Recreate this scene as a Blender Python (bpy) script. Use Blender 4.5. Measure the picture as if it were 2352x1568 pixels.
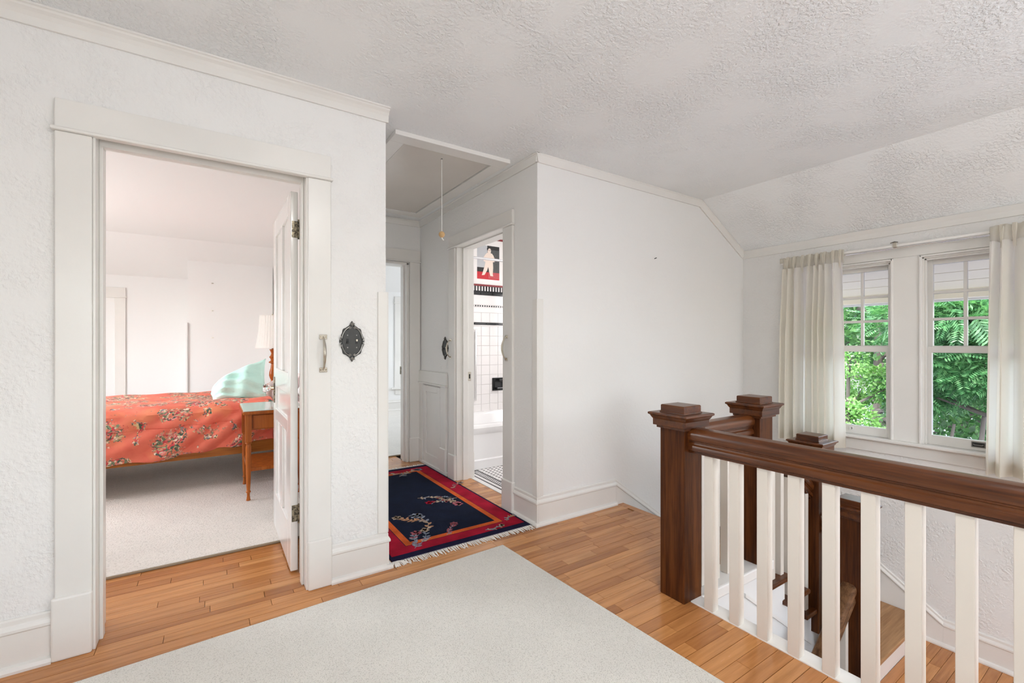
import bpy, bmesh, math, random
import numpy as np
from mathutils import Vector, Matrix

random.seed(7)
R = math.radians
SC = bpy.context.scene
COL = SC.collection
for o in list(bpy.data.objects):
    bpy.data.objects.remove(o)

# ------------------------------------------------------------------ camera
F_PX, CX, HY, CAM_H = 1040.0, 1176.0, 789.0, 1.22
TH = math.atan2(2746 - 1176, F_PX)
FW = np.array([math.cos(TH), math.sin(TH), 0.0])
RT = np.array([math.sin(TH), -math.cos(TH), 0.0])
cam_d = bpy.data.cameras.new('camera')
cam = bpy.data.objects.new('camera', cam_d)
COL.objects.link(cam)
cam_d.sensor_width = 36.0
cam_d.lens = 36.0 * F_PX / 2352.0
cam_d.shift_y = (HY - 784.0) / 2352.0
cam_d.clip_start = 0.02
cam_d.clip_end = 300
cam.location = (0, 0, CAM_H)
cam.rotation_euler = (R(90), 0, TH - R(90))
SC.camera = cam

SC.view_settings.view_transform = 'Standard'
SC.view_settings.look = 'None'
SC.view_settings.exposure = 0.72
SC.view_settings.gamma = 1.0
SC.view_settings.use_curve_mapping = False
SC.cycles.use_denoising = True
SC.cycles.max_bounces = 10
SC.cycles.diffuse_bounces = 6
SC.cycles.glossy_bounces = 4
SC.cycles.transparent_max_bounces = 16
SC.cycles.sample_clamp_indirect = 6.0
SC.cycles.caustics_reflective = False
SC.cycles.caustics_refractive = False

# ------------------------------------------------------------------ world, sun, fill lamps
W = bpy.data.worlds.new('sky')
SC.world = W
W.use_nodes = True
wn = W.node_tree.nodes
wl_ = W.node_tree.links
sky = wn.new('ShaderNodeTexSky')
sky.sky_type = 'NISHITA'
sky.sun_disc = False
sky.sun_elevation = R(55)
sky.sun_rotation = R(250)
sky.air_density = 1.0
sky.dust_density = 2.5
hsv = wn.new('ShaderNodeHueSaturation')
hsv.inputs['Saturation'].default_value = 0.45
wl_.new(sky.outputs[0], hsv.inputs['Color'])
bg = wn['Background']
wl_.new(hsv.outputs[0], bg.inputs[0])
bg.inputs[1].default_value = 1.05


def sun(energy, direction, angle):
    d = bpy.data.lights.new('sun', 'SUN')
    d.energy = energy
    d.angle = R(angle)
    d.color = (1.0, 0.96, 0.88)
    o = bpy.data.objects.new('sun', d)
    COL.objects.link(o)
    o.rotation_euler = Vector(direction).to_track_quat('-Z', 'Y').to_euler()
    o.location = (-10, -10, 20)


def area(name, loc, direction, sx, sy, power, color=(1, 1, 1)):
    d = bpy.data.lights.new(name, 'AREA')
    d.shape = 'RECTANGLE'
    d.size = sx
    d.size_y = sy
    d.energy = power
    d.color = color
    o = bpy.data.objects.new(name, d)
    COL.objects.link(o)
    o.location = loc
    o.rotation_euler = Vector(direction).to_track_quat('-Z', 'Y').to_euler()
    return o


sun(1.9, (0.62, 0.34, -0.85), 2.0)
# fill lamps added at unseen windows behind the photographer and in the other rooms
area('daylight_fill', (-0.6, -1.86, 1.40), (0.3, 1, 1.7), 1.3, 1.3, 24, (0.93, 0.97, 1.0))
area('daylight_fill', (2.7, -1.86, 1.40), (0, 1, 1.6), 1.3, 1.3, 20, (0.93, 0.97, 1.0))
area('daylight_fill', (2.75, -1.86, 0.12), (0, 1, 0.05), 1.2, 0.8, 7, (0.93, 0.97, 1.0))  # low fill added to brighten the foot of the far wall
area('daylight_fill', (-2.66, 5.0, 1.45), (1, 0, 0.25), 1.9, 1.3, 29, (0.94, 0.975, 1.0))
area('daylight_fill', (4.62, 6.2, 1.5), (-1, 0, -0.1), 1.5, 1.2, 24, (0.93, 0.97, 1.0))
area('daylight_fill', (4.07, 3.2, 1.6), (-1, 0.2, -0.1), 1.0, 0.8, 19, (1.0, 0.96, 0.95))  # warm fill added for the bathroom, through an unseen opening


# ------------------------------------------------------------------ materials
def mat(name, base=(0.8, 0.8, 0.8), rough=0.5, metal=0.0, **kw):
    m = bpy.data.materials.new(name)
    m.use_nodes = True
    b = m.node_tree.nodes['Principled BSDF']
    b.inputs['Base Color'].default_value = (*base, 1)
    b.inputs['Roughness'].default_value = rough
    b.inputs['Metallic'].default_value = metal
    for k, v in kw.items():
        b.inputs[k.replace('_', ' ')].default_value = v
    return m


def nd(m, t, **kw):
    n = m.node_tree.nodes.new(t)
    for k, v in kw.items():
        if k.startswith('i_'):
            n.inputs[k[2:].replace('_', ' ')].default_value = v
        else:
            setattr(n, k, v)
    return n


def ln(m, a, b):
    m.node_tree.links.new(a, b)


def bsdf(m):
    return m.node_tree.nodes['Principled BSDF']


def coords(m, kind='Object', scale=(1, 1, 1), loc=(0, 0, 0), rot=(0, 0, 0)):
    tc = nd(m, 'ShaderNodeTexCoord')
    mp = nd(m, 'ShaderNodeMapping')
    mp.inputs['Scale'].default_value = scale
    mp.inputs['Location'].default_value = loc
    mp.inputs['Rotation'].default_value = rot
    ln(m, tc.outputs[kind], mp.inputs[0])
    return mp.outputs[0]


def noise(m, vec, scale, detail=3.0, rough=0.5):
    n = nd(m, 'ShaderNodeTexNoise', i_Scale=scale, i_Detail=detail, i_Roughness=rough)
    ln(m, vec, n.inputs['Vector'])
    return n.outputs['Fac']


def ramp(m, fac, stops, interp='LINEAR'):
    r = nd(m, 'ShaderNodeValToRGB')
    r.color_ramp.interpolation = interp
    e = r.color_ramp.elements
    while len(e) < len(stops):
        e.new(0.5)
    for el, (p, c) in zip(e, stops):
        el.position = p
        el.color = (*c, 1) if len(c) == 3 else c
    ln(m, fac, r.inputs[0])
    return r.outputs[0]


def mathn(m, op, a, b=None, clamp=False):
    n = nd(m, 'ShaderNodeMath', operation=op, use_clamp=clamp)
    for i, x in enumerate((a, b)):
        if x is None:
            continue
        if isinstance(x, (int, float)):
            n.inputs[i].default_value = x
        else:
            ln(m, x, n.inputs[i])
    return n.outputs[0]


def mix(m, fac, a, b, blend='MIX'):
    n = nd(m, 'ShaderNodeMix', data_type='RGBA', blend_type=blend)
    for sock, x in ((n.inputs[0], fac), (n.inputs[6], a), (n.inputs[7], b)):
        if isinstance(x, (int, float)):
            sock.default_value = x
        elif isinstance(x, tuple):
            sock.default_value = (*x, 1)
        else:
            ln(m, x, sock)
    return n.outputs[2]


def bump(m, h, strength=0.3, dist=0.01):
    b = nd(m, 'ShaderNodeBump', i_Strength=strength, i_Distance=dist)
    ln(m, h, b.inputs['Height'])
    ln(m, b.outputs[0], bsdf(m).inputs['Normal'])
    return b


def plaster(name, base, fine, coarse, st, dist, rough=0.6):
    m = mat(name, base, rough)
    v = coords(m)
    a = noise(m, v, fine, 3.0, 0.55)
    b = noise(m, v, coarse, 2.0, 0.5)
    b2 = ramp(m, b, [(0.35, (0, 0, 0)), (0.65, (1, 1, 1))])
    a2 = ramp(m, a, [(0.42, (0, 0, 0)), (0.62, (1, 1, 1))])
    h = mathn(m, 'MULTIPLY', a2, b2)
    h = mathn(m, 'ADD', h, mathn(m, 'MULTIPLY', a, 0.35))
    bump(m, h, st, dist)
    return m


def paint(name, base, rough=0.32):
    m = mat(name, base, rough)
    v = coords(m)
    n = noise(m, v, 3.0, 4.0)
    c = ramp(m, n, [(0.3, tuple(x * 0.96 for x in base)), (0.7, tuple(min(1, x * 1.02) for x in base))])
    ln(m, c, bsdf(m).inputs['Base Color'])
    bump(m, noise(m, v, 60.0, 2.0), 0.05, 0.004)
    return m


def wood(name, c1, c2, axis, rough=0.3, k=1.0, coat=0.0):
    m = mat(name, c1, rough)
    s = [38 * k, 38 * k, 38 * k]
    s['xyz'.index(axis)] = 2.2 * k
    v = coords(m, 'Object', tuple(s))
    a = noise(m, v, 1.0, 5.0, 0.6)
    v2 = coords(m, 'Object', tuple(x * 3.1 for x in s))
    b = noise(m, v2, 1.0, 3.0, 0.6)
    f = mathn(m, 'ADD', mathn(m, 'MULTIPLY', a, 0.7), mathn(m, 'MULTIPLY', b, 0.3))
    c = ramp(m, f, [(0.36, c1), (0.64, c2)])
    ln(m, c, bsdf(m).inputs['Base Color'])
    bump(m, f, 0.08, 0.003)
    bsdf(m).inputs['Coat Weight'].default_value = coat
    bsdf(m).inputs['Specular IOR Level'].default_value = 0.16
    bsdf(m).inputs['Coat Roughness'].default_value = 0.12
    return m


M = {}
M['wall'] = plaster('wall_paint', (0.79, 0.785, 0.768), 55.0, 7.0, 0.42, 0.007)
M['wall2'] = plaster('wall_paint_calm', (0.79, 0.785, 0.768), 55.0, 7.0, 0.20, 0.005)
M['wall_smooth'] = plaster('wall_smooth_paint', (0.815, 0.815, 0.805), 30.0, 3.0, 0.06, 0.004)
M['ceiling'] = plaster('ceiling_texture', (0.865, 0.885, 0.89), 60.0, 3.0, 0.62, 0.008, 0.75)
M['trim'] = paint('trim_paint', (0.765, 0.75, 0.715), 0.30)
M['trim_gloss'] = paint('door_paint', (0.82, 0.81, 0.785), 0.14)
M['white'] = paint('stair_white_paint', (0.82, 0.805, 0.775), 0.28)
M['baluster'] = paint('baluster_paint', (0.70, 0.655, 0.59), 0.3)
M['dark'] = wood('dark_stained_wood', (0.036, 0.0085, 0.0022), (0.118, 0.037, 0.0085), 'z', 0.45, 1.0, 0.05)
M['dark_y'] = wood('dark_stained_wood_rail', (0.036, 0.0085, 0.0022), (0.135, 0.040, 0.0085), 'y', 0.34, 1.0, 0.12)
M['dark_x'] = wood('dark_stained_wood_cross_rail', (0.036, 0.0085, 0.0022), (0.13, 0.038, 0.008), 'x', 0.34, 1.0, 0.12)
M['dusty'] = wood('dusty_brown_wood', (0.070, 0.030, 0.012), (0.20, 0.10, 0.045), 'x', 0.4)
for k_ in ('dark_y', 'dark_x'):
    bsdf(M[k_]).inputs['Specular IOR Level'].default_value = 0.4
    bsdf(M[k_]).inputs['Roughness'].default_value = 0.3
M['oak_x'] = wood('worn_oak_tread', (0.30, 0.155, 0.07), (0.47, 0.27, 0.13), 'x', 0.38)
M['cherry'] = wood('cherry_wood', (0.24, 0.052, 0.009), (0.44, 0.125, 0.022), 'z', 0.28, 0.7, 0.15)
M['cherry_x'] = wood('cherry_wood_rail', (0.29, 0.085, 0.014), (0.46, 0.165, 0.030), 'x', 0.3, 0.7, 0.15)

# strip flooring: the colour of every plank is its own
m = mat('maple_strip_floor', (0.45, 0.25, 0.12), 0.2)
oi = nd(m, 'ShaderNodeObjectInfo')
geo = nd(m, 'ShaderNodeNewGeometry')
rnd = mathn(m, 'FRACT', mathn(m, 'ADD', oi.outputs['Random'], geo.outputs['Random Per Island']))
sh = nd(m, 'ShaderNodeCombineXYZ')
ln(m, mathn(m, 'MULTIPLY', rnd, 37.0), sh.inputs[0])
ln(m, mathn(m, 'MULTIPLY', rnd, 91.0), sh.inputs[1])
va = nd(m, 'ShaderNodeVectorMath', operation='ADD')
ln(m, geo.outputs['Position'], va.inputs[0])
ln(m, sh.outputs[0], va.inputs[1])
mp = nd(m, 'ShaderNodeMapping')
mp.inputs['Scale'].default_value = (3.0, 42, 42)
ln(m, va.outputs[0], mp.inputs[0])
g1 = noise(m, mp.outputs[0], 1.0, 5.0, 0.6)
tone = ramp(m, rnd, [(0.0, (0.40, 0.158, 0.048)), (0.3, (0.54, 0.232, 0.076)), (0.62, (0.63, 0.288, 0.100)), (0.85, (0.50, 0.212, 0.072)), (1.0, (0.68, 0.34, 0.130))])
grain = ramp(m, g1, [(0.3, (0.72, 0.68, 0.63)), (0.6, (1.0, 1.0, 1.0))])
ln(m, mix(m, 1.0, tone, grain, 'MULTIPLY'), bsdf(m).inputs['Base Color'])
ln(m, ramp(m, g1, [(0.2, (0.16,) * 3), (0.8, (0.30,) * 3)]), bsdf(m).inputs['Roughness'])
bump(m, g1, 0.05, 0.002)
bsdf(m).inputs['Specular IOR Level'].default_value = 0.4
bsdf(m).inputs['Coat Weight'].default_value = 0.12
bsdf(m).inputs['Coat Roughness'].default_value = 0.15
M['plank'] = m
M['subfloor'] = mat('subfloor_wood', (0.06, 0.03, 0.015), 0.8)


def carpet(name, c1, c2, sc=170.0):
    m = mat(name, c1, 0.95)
    v = coords(m)
    a = noise(m, v, sc, 2.0, 0.6)
    b = noise(m, v, 4.0, 3.0)
    c = ramp(m, a, [(0.34, c2), (0.47, c1)])
    c = mix(m, 1.0, c, ramp(m, b, [(0.3, (0.93, 0.93, 0.93)), (0.7, (1, 1, 1))]), 'MULTIPLY')
    ln(m, c, bsdf(m).inputs['Base Color'])
    bump(m, a, 0.6, 0.009)
    bsdf(m).inputs['Sheen Weight'].default_value = 0.2
    return m


M['carpet'] = carpet('cream_carpet', (0.80, 0.775, 0.715), (0.56, 0.535, 0.48), 260.0)
M['carpet2'] = carpet('bedroom_carpet_pile', (0.74, 0.685, 0.62), (0.58, 0.53, 0.47), 120)
M['carpet_edge'] = mat('carpet_binding', (0.30, 0.24, 0.17), 0.9)


def rugmat(name, c, var=0.75):
    m = mat(name, c, 0.95)
    v = coords(m)
    a = noise(m, v, 220.0, 2.0)
    b = noise(m, v, 9.0, 3.0)
    c1 = ramp(m, a, [(0.35, tuple(x * var for x in c)), (0.65, c)])
    ln(m, mix(m, 1.0, c1, ramp(m, b, [(0.3, (0.7,) * 3), (0.7, (1.15,) * 3)]), 'MULTIPLY'), bsdf(m).inputs['Base Color'])
    bump(m, a, 0.5, 0.006)
    bsdf(m).inputs['Specular IOR Level'].default_value = 0.1
    return m


M['rug_navy'] = rugmat('rug_navy_wool', (0.006, 0.011, 0.030))
M['rug_edge'] = rugmat('rug_dark_edge_wool', (0.013, 0.012, 0.045))
M['rug_red'] = rugmat('rug_crimson_wool', (0.40, 0.008, 0.032))
M['rug_orange'] = rugmat('rug_orange_wool', (0.68, 0.125, 0.026))
M['rug_cream'] = rugmat('rug_cream_wool', (0.50, 0.38, 0.28))
M['rug_pink'] = rugmat('rug_pink_wool', (0.45, 0.13, 0.16))
M['rug_blue'] = rugmat('rug_blue_wool', (0.27, 0.30, 0.37))
M['rug_tan'] = rugmat('rug_tan_wool', (0.50, 0.27, 0.15))
M['fringe'] = mat('white_cotton_fringe', (0.86, 0.83, 0.78), 0.9)

M['brass'] = mat('antique_brass', (0.62, 0.53, 0.36), 0.22, 1.0)
M['nickel'] = mat('pewter_nickel', (0.60, 0.56, 0.48), 0.25, 1.0)
M['chrome'] = mat('chrome', (0.85, 0.85, 0.86), 0.12, 1.0)
m = mat('dark_cast_iron', (0.06, 0.06, 0.058), 0.42, 0.75)
bump(m, noise(m, coords(m), 160.0, 3.0), 0.25, 0.003)
M['iron'] = m
M['iron_rim'] = mat('worn_pewter_scrollwork', (0.30, 0.29, 0.27), 0.35, 0.85)
m = mat('tarnished_hinge', (0.24, 0.21, 0.15), 0.38, 0.85)
ln(m, ramp(m, noise(m, coords(m), 70.0, 3.0), [(0.4, (0.05, 0.045, 0.035)), (0.6, (0.36, 0.31, 0.22))]), bsdf(m).inputs['Base Color'])
M['hinge'] = m
M['black'] = mat('black_enamel', (0.012, 0.012, 0.013), 0.25)
M['black_matt'] = mat('black_matt', (0.015, 0.015, 0.016), 0.6)
M['ivory'] = mat('ivory_plastic', (0.75, 0.70, 0.58), 0.35)
M['ball'] = wood('pale_wood_ball', (0.52, 0.32, 0.14), (0.66, 0.44, 0.22), 'z', 0.4)
M['cord'] = mat('white_cord', (0.78, 0.77, 0.73), 0.8)
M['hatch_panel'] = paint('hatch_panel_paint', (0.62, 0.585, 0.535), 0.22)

m = mat('ceramic_tile_white', (0.83, 0.80, 0.785), 0.08)
M['tile'] = m
M['grout'] = mat('grout', (0.72, 0.69, 0.67), 0.9)
M['tile_black'] = mat('ceramic_tile_black', (0.012, 0.012, 0.013), 0.08)
M['tub'] = mat('tub_enamel', (0.84, 0.83, 0.82), 0.06)
M['marble'] = mat('white_threshold_stone', (0.80, 0.79, 0.77), 0.2)

# window glass: clear, thin, with a faint mirror
m = bpy.data.materials.new('window_glass')
m.use_nodes = True
nt = m.node_tree
for n in list(nt.nodes):
    nt.nodes.remove(n)
out = nt.nodes.new('ShaderNodeOutputMaterial')
tr = nt.nodes.new('ShaderNodeBsdfTransparent')
tr.inputs[0].default_value = (0.97, 0.985, 0.975, 1)
gl = nt.nodes.new('ShaderNodeBsdfGlossy')
gl.inputs['Roughness'].default_value = 0.01
mx = nt.nodes.new('ShaderNodeMixShader')
lw = nt.nodes.new('ShaderNodeLayerWeight')
lw.inputs[0].default_value = 0.12
nt.links.new(lw.outputs['Fresnel'], mx.inputs[0])
nt.links.new(tr.outputs[0], mx.inputs[1])
nt.links.new(gl.outputs[0], mx.inputs[2])
nt.links.new(mx.outputs[0], out.inputs[0])
M['glass'] = m
M['glass_solid'] = mat('crystal_glass', (0.95, 0.97, 0.97), 0.03, Transmission_Weight=1.0, IOR=1.5)
M['glass_top'] = mat('glass_table_top', (0.55, 0.62, 0.58), 0.03, Specular_IOR_Level=0.9)


def cloth(name, c, trans, rough=0.9, weave=260.0):
    m = bpy.data.materials.new(name)
    m.use_nodes = True
    nt = m.node_tree
    b = nt.nodes['Principled BSDF']
    b.inputs['Base Color'].default_value = (*c, 1)
    b.inputs['Roughness'].default_value = rough
    b.inputs['Sheen Weight'].default_value = 0.1
    t = nt.nodes.new('ShaderNodeBsdfTranslucent')
    t.inputs[0].default_value = (*[min(1, x * 1.05) for x in c], 1)
    mx = nt.nodes.new('ShaderNodeMixShader')
    mx.inputs[0].default_value = trans
    o = nt.nodes['Material Output']
    nt.links.new(b.outputs[0], mx.inputs[1])
    nt.links.new(t.outputs[0], mx.inputs[2])
    nt.links.new(mx.outputs[0], o.inputs[0])
    v = coords(m, 'Object', (0.12, 0.12, 1))
    n = noise(m, v, weave, 2.0)
    bump(m, n, 0.15, 0.004)
    return m


M['curtain'] = cloth('cream_curtain_cloth', (0.86, 0.835, 0.775), 0.68)
M['shade'] = cloth('white_lampshade_cloth', (0.88, 0.87, 0.84), 0.45)
M['mint'] = cloth('mint_pillowcase', (0.58, 0.86, 0.77), 0.05)
m = M['mint']
for l_ in list(m.node_tree.links):
    if l_.to_socket.name == 'Normal':
        m.node_tree.links.remove(l_)
bump(m, noise(m, coords(m, 'Object', (3.0, 5.0, 3.0)), 2.2, 3.0), 0.55, 0.05)
M['pink'] = cloth('pale_pink_cotton', (0.80, 0.66, 0.64), 0.05)
M['sheet'] = cloth('white_sheet_cotton', (0.80, 0.76, 0.75), 0.05)

# coral comforter with bouquets of roses and leaves
m = mat('coral_floral_print', (0.80, 0.17, 0.085), 0.8)
v = coords(m, 'Object', (1, 1, 1))
wv = nd(m, 'ShaderNodeTexNoise', i_Scale=6.0, i_Detail=2.0)
ln(m, v, wv.inputs['Vector'])
wa = nd(m, 'ShaderNodeVectorMath', operation='SCALE')
ln(m, wv.outputs['Color'], wa.inputs[0])
wa.inputs['Scale'].default_value = 0.16
wb = nd(m, 'ShaderNodeVectorMath', operation='ADD')
ln(m, v, wb.inputs[0])
ln(m, wa.outputs[0], wb.inputs[1])
vo = nd(m, 'ShaderNodeTexVoronoi', i_Scale=4.6)
ln(m, wb.outputs[0], vo.inputs['Vector'])
vd = mathn(m, 'ADD', vo.outputs['Distance'], mathn(m, 'MULTIPLY', noise(m, v, 34.0, 4.0, 0.7), 0.62))
cluster = ramp(m, vd, [(0.74, (1, 1, 1)), (0.80, (0, 0, 0))])
v3 = nd(m, 'ShaderNodeTexVoronoi', i_Scale=58.0)
wn3 = nd(m, 'ShaderNodeTexNoise', i_Scale=28.0, i_Detail=2.0)
ln(m, v, wn3.inputs['Vector'])
ws3 = nd(m, 'ShaderNodeVectorMath', operation='SCALE')
ln(m, wn3.outputs['Color'], ws3.inputs[0])
ws3.inputs['Scale'].default_value = 0.055
wd3 = nd(m, 'ShaderNodeVectorMath', operation='ADD')
ln(m, wb.outputs[0], wd3.inputs[0])
ln(m, ws3.outputs[0], wd3.inputs[1])
ln(m, wd3.outputs[0], v3.inputs['Vector'])
sp = nd(m, 'ShaderNodeSeparateColor')
ln(m, v3.outputs['Color'], sp.inputs[0])
fl = ramp(m, sp.outputs[0], [(0.0, (0.07, 0.12, 0.09)), (0.16, (0.20, 0.25, 0.15)), (0.30, (0.50, 0.44, 0.24)), (0.40, (0.70, 0.07, 0.08)), (0.50, (0.84, 0.24, 0.15)), (0.74, (0.86, 0.66, 0.50)), (0.86, (0.80, 0.30, 0.26)), (0.95, (0.34, 0.05, 0.06))], 'CONSTANT')
fl2 = mix(m, 1.0, fl, ramp(m, v3.outputs['Distance'], [(0.0, (1.15,) * 3), (0.7, (0.75,) * 3)]), 'MULTIPLY')
basec = ramp(m, noise(m, v, 8.0, 3.0), [(0.3, (0.70, 0.125, 0.078)), (0.7, (0.82, 0.205, 0.128))])
vo2 = nd(m, 'ShaderNodeTexVoronoi', i_Scale=8.5)
ln(m, wb.outputs[0], vo2.inputs['Vector'])
vd2 = mathn(m, 'ADD', vo2.outputs['Distance'], mathn(m, 'MULTIPLY', noise(m, v, 60.0, 3.0), 0.9))
spray = ramp(m, vd2, [(0.70, (1, 1, 1)), (0.78, (0, 0, 0))])
orange_patches = ramp(m, noise(m, v, 5.0, 2.0), [(0.52, (0, 0, 0)), (0.68, (0.4, 0.4, 0.4))])  # noise patches of orange mixed into the coral print
basec = mix(m, orange_patches, basec, (0.88, 0.36, 0.15))
v5 = nd(m, 'ShaderNodeTexVoronoi', i_Scale=70.0)
ln(m, wb.outputs[0], v5.inputs['Vector'])
sp5 = nd(m, 'ShaderNodeSeparateColor')
ln(m, v5.outputs['Color'], sp5.inputs[0])
fl5 = ramp(m, sp5.outputs[1], [(0.0, (0.07, 0.11, 0.07)), (0.3, (0.25, 0.24, 0.26)), (0.5, (0.70, 0.50, 0.25)), (0.7, (0.60, 0.06, 0.06)), (0.85, (0.80, 0.62, 0.50))], 'CONSTANT')
basec = mix(m, spray, basec, fl5)
ln(m, mix(m, cluster, basec, fl2), bsdf(m).inputs['Base Color'])
bump(m, noise(m, v, 40.0, 3.0), 0.12, 0.006)
M['floral'] = m

M['leaf_dark'] = None


def leafmat(name, stops, trans=0.35):
    m = bpy.data.materials.new(name)
    m.use_nodes = True
    nt = m.node_tree
    b = nt.nodes['Principled BSDF']
    b.inputs['Roughness'].default_value = 0.45
    g = nd(m, 'ShaderNodeNewGeometry')
    c = ramp(m, g.outputs['Random Per Island'], stops)
    ln(m, c, b.inputs['Base Color'])
    t = nd(m, 'ShaderNodeBsdfTranslucent')
    ln(m, mix(m, 1.0, c, (1.15, 1.3, 0.75), 'MULTIPLY'), t.inputs[0])
    mx = nd(m, 'ShaderNodeMixShader')
    mx.inputs[0].default_value = trans
    ln(m, b.outputs[0], mx.inputs[1])
    ln(m, t.outputs[0], mx.inputs[2])
    ln(m, mx.outputs[0], nt.nodes['Material Output'].inputs[0])
    return m


M['leaf_dark'] = leafmat('dark_green_leaf', [(0.0, (0.025, 0.075, 0.025)), (0.6, (0.055, 0.15, 0.045)), (1.0, (0.13, 0.26, 0.09))])
M['leaf_mid'] = leafmat('mid_green_leaf', [(0.0, (0.035, 0.12, 0.045)), (0.6, (0.075, 0.21, 0.08)), (1.0, (0.19, 0.36, 0.17))])
M['leaf_light'] = leafmat('light_green_leaf', [(0.0, (0.10, 0.24, 0.06)), (0.6, (0.17, 0.34, 0.10)), (1.0, (0.30, 0.48, 0.18))])
m = mat('bark', (0.10, 0.085, 0.075), 0.9)
bump(m, noise(m, coords(m, 'Object', (12, 12, 2)), 2.0, 4.0), 0.6, 0.03)
M['bark'] = m
m = mat('asphalt_drive', (0.15, 0.145, 0.205), 0.85)
bump(m, noise(m, coords(m), 30.0, 3.0), 0.3, 0.02)
M['asphalt'] = m
M['siding'] = paint('cream_soffit_paint', (0.86, 0.77, 0.60), 0.5)
M['shingle'] = mat('roof_shingle', (0.10, 0.10, 0.105), 0.9)
M['post'] = wood('weathered_post_wood', (0.35, 0.33, 0.30), (0.50, 0.48, 0.45), 'z', 0.8)
M['mat_white'] = mat('white_mat_board', (0.86, 0.83, 0.80), 0.7)
M['print_black'] = mat('print_black_ink', (0.02, 0.018, 0.017), 0.6)
M['print_grey'] = mat('print_grey_ink', (0.50, 0.51, 0.52), 0.6)
M['print_red'] = mat('print_red_ink', (0.55, 0.015, 0.025), 0.6)
M['print_cream'] = mat('print_cream_ink', (0.84, 0.70, 0.60), 0.6)
M['frame_red'] = mat('dark_red_frame', (0.22, 0.012, 0.016), 0.3)


# ------------------------------------------------------------------ mesh helpers
WLOC = {}


class MB:
    def __init__(self):
        self.v, self.f = [], []

    def add(self, vs, fs):
        b = len(self.v)
        self.v += [tuple(map(float, p)) for p in vs]
        self.f += [tuple(b + i for i in q) for q in fs]
        return self

    def box(self, x0, x1, y0, y1, z0, z1):
        x0, x1 = min(x0, x1), max(x0, x1)
        y0, y1 = min(y0, y1), max(y0, y1)
        z0, z1 = min(z0, z1), max(z0, z1)
        return self.add([(x0, y0, z0), (x1, y0, z0), (x1, y1, z0), (x0, y1, z0), (x0, y0, z1), (x1, y0, z1), (x1, y1, z1), (x0, y1, z1)],
                        [(0, 3, 2, 1), (4, 5, 6, 7), (0, 1, 5, 4), (1, 2, 6, 5), (2, 3, 7, 6), (3, 0, 4, 7)])

    def extrude(self, poly, vec):
        """closed polygon of 3-D points, extruded along vec"""
        n = len(poly)
        a = [Vector(p) for p in poly]
        b = [p + Vector(vec) for p in a]
        fs = [tuple(range(n - 1, -1, -1)), tuple(range(n, 2 * n))]
        fs += [(i, (i + 1) % n, n + (i + 1) % n, n + i) for i in range(n)]
        return self.add(a + b, fs)

    def sweep(self, prof, p0, p1, side, up):
        """profile points (a, b) placed at p + side*a + up*b, swept from p0 to p1"""
        s, u = Vector(side), Vector(up)
        p0, p1 = Vector(p0), Vector(p1)
        return self.extrude([p0 + s * a + u * b for a, b in prof], p1 - p0)

    def rings(self, rings, cap=True):
        n = len(rings[0])
        vs = [p for r in rings for p in r]
        fs = []
        for k in range(len(rings) - 1):
            for i in range(n):
                j = (i + 1) % n
                fs.append((k * n + i, k * n + j, (k + 1) * n + j, (k + 1) * n + i))
        if cap:
            fs.append(tuple(range(n - 1, -1, -1)))
            fs.append(tuple((len(rings) - 1) * n + i for i in range(n)))
        return self.add(vs, fs)

    def lathe(self, prof, c, n=20):
        return self.rings([[(c[0] + r * math.cos(2 * math.pi * i / n), c[1] + r * math.sin(2 * math.pi * i / n), c[2] + z) for i in range(n)] for r, z in prof])

    def square(self, prof, c):
        return self.rings([[(c[0] + sx * w, c[1] + sy * w, c[2] + z) for sx, sy in ((-1, -1), (1, -1), (1, 1), (-1, 1))] for w, z in prof])

    def tube(self, pts, r, n=10):
        pts = [Vector(p) for p in pts]
        rs = r if isinstance(r, (list, tuple)) else [r] * len(pts)
        rings = []
        ref = None
        for i, p in enumerate(pts):
            d = (pts[min(i + 1, len(pts) - 1)] - pts[max(i - 1, 0)]).normalized()
            if ref is None:
                ref = d.orthogonal().normalized()
            ref = (ref - d * ref.dot(d)).normalized()
            q = d.cross(ref)
            rings.append([p + (ref * math.cos(2 * math.pi * k / n) + q * math.sin(2 * math.pi * k / n)) * rs[i] for k in range(n)])
        return self.rings(rings)

    def build(self, name, m, parent=None, smooth=False, bevel=0.0, seg=2, origin=None, sub=0):
        org = Vector(WLOC.get(parent.name, (0, 0, 0))) if parent else Vector(origin or (0, 0, 0))
        me = bpy.data.meshes.new(name)
        me.from_pydata([tuple(Vector(p) - org) for p in self.v], [], self.f)
        bm = bmesh.new()
        bm.from_mesh(me)
        bmesh.ops.recalc_face_normals(bm, faces=bm.faces)
        bm.to_mesh(me)
        bm.free()
        if smooth:
            me.polygons.foreach_set('use_smooth', [True] * len(me.polygons))
        me.materials.append(m)
        o = bpy.data.objects.new(name, me)
        COL.objects.link(o)
        if parent:
            o.parent = parent
        else:
            o.location = org
        WLOC[o.name] = tuple(org)
        if bevel:
            b = o.modifiers.new('bevel', 'BEVEL')
            b.width = bevel
            b.segments = seg
            b.limit_method = 'ANGLE'
            b.angle_limit = R(40)
            b.harden_normals = False
        if smooth:
            mod = me
            try:
                me.set_sharp_from_angle(angle=R(32))
            except Exception:
                pass
        if sub:
            s = o.modifiers.new('sub', 'SUBSURF')
            s.levels = sub
            s.render_levels = sub
        return o


def tag(o, label=None, cat=None, group=None, kind=None):
    if label:
        o['label'] = label
    if cat:
        o['category'] = cat
    if group:
        o['group'] = group
    if kind:
        o['kind'] = kind
    return o


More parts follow.
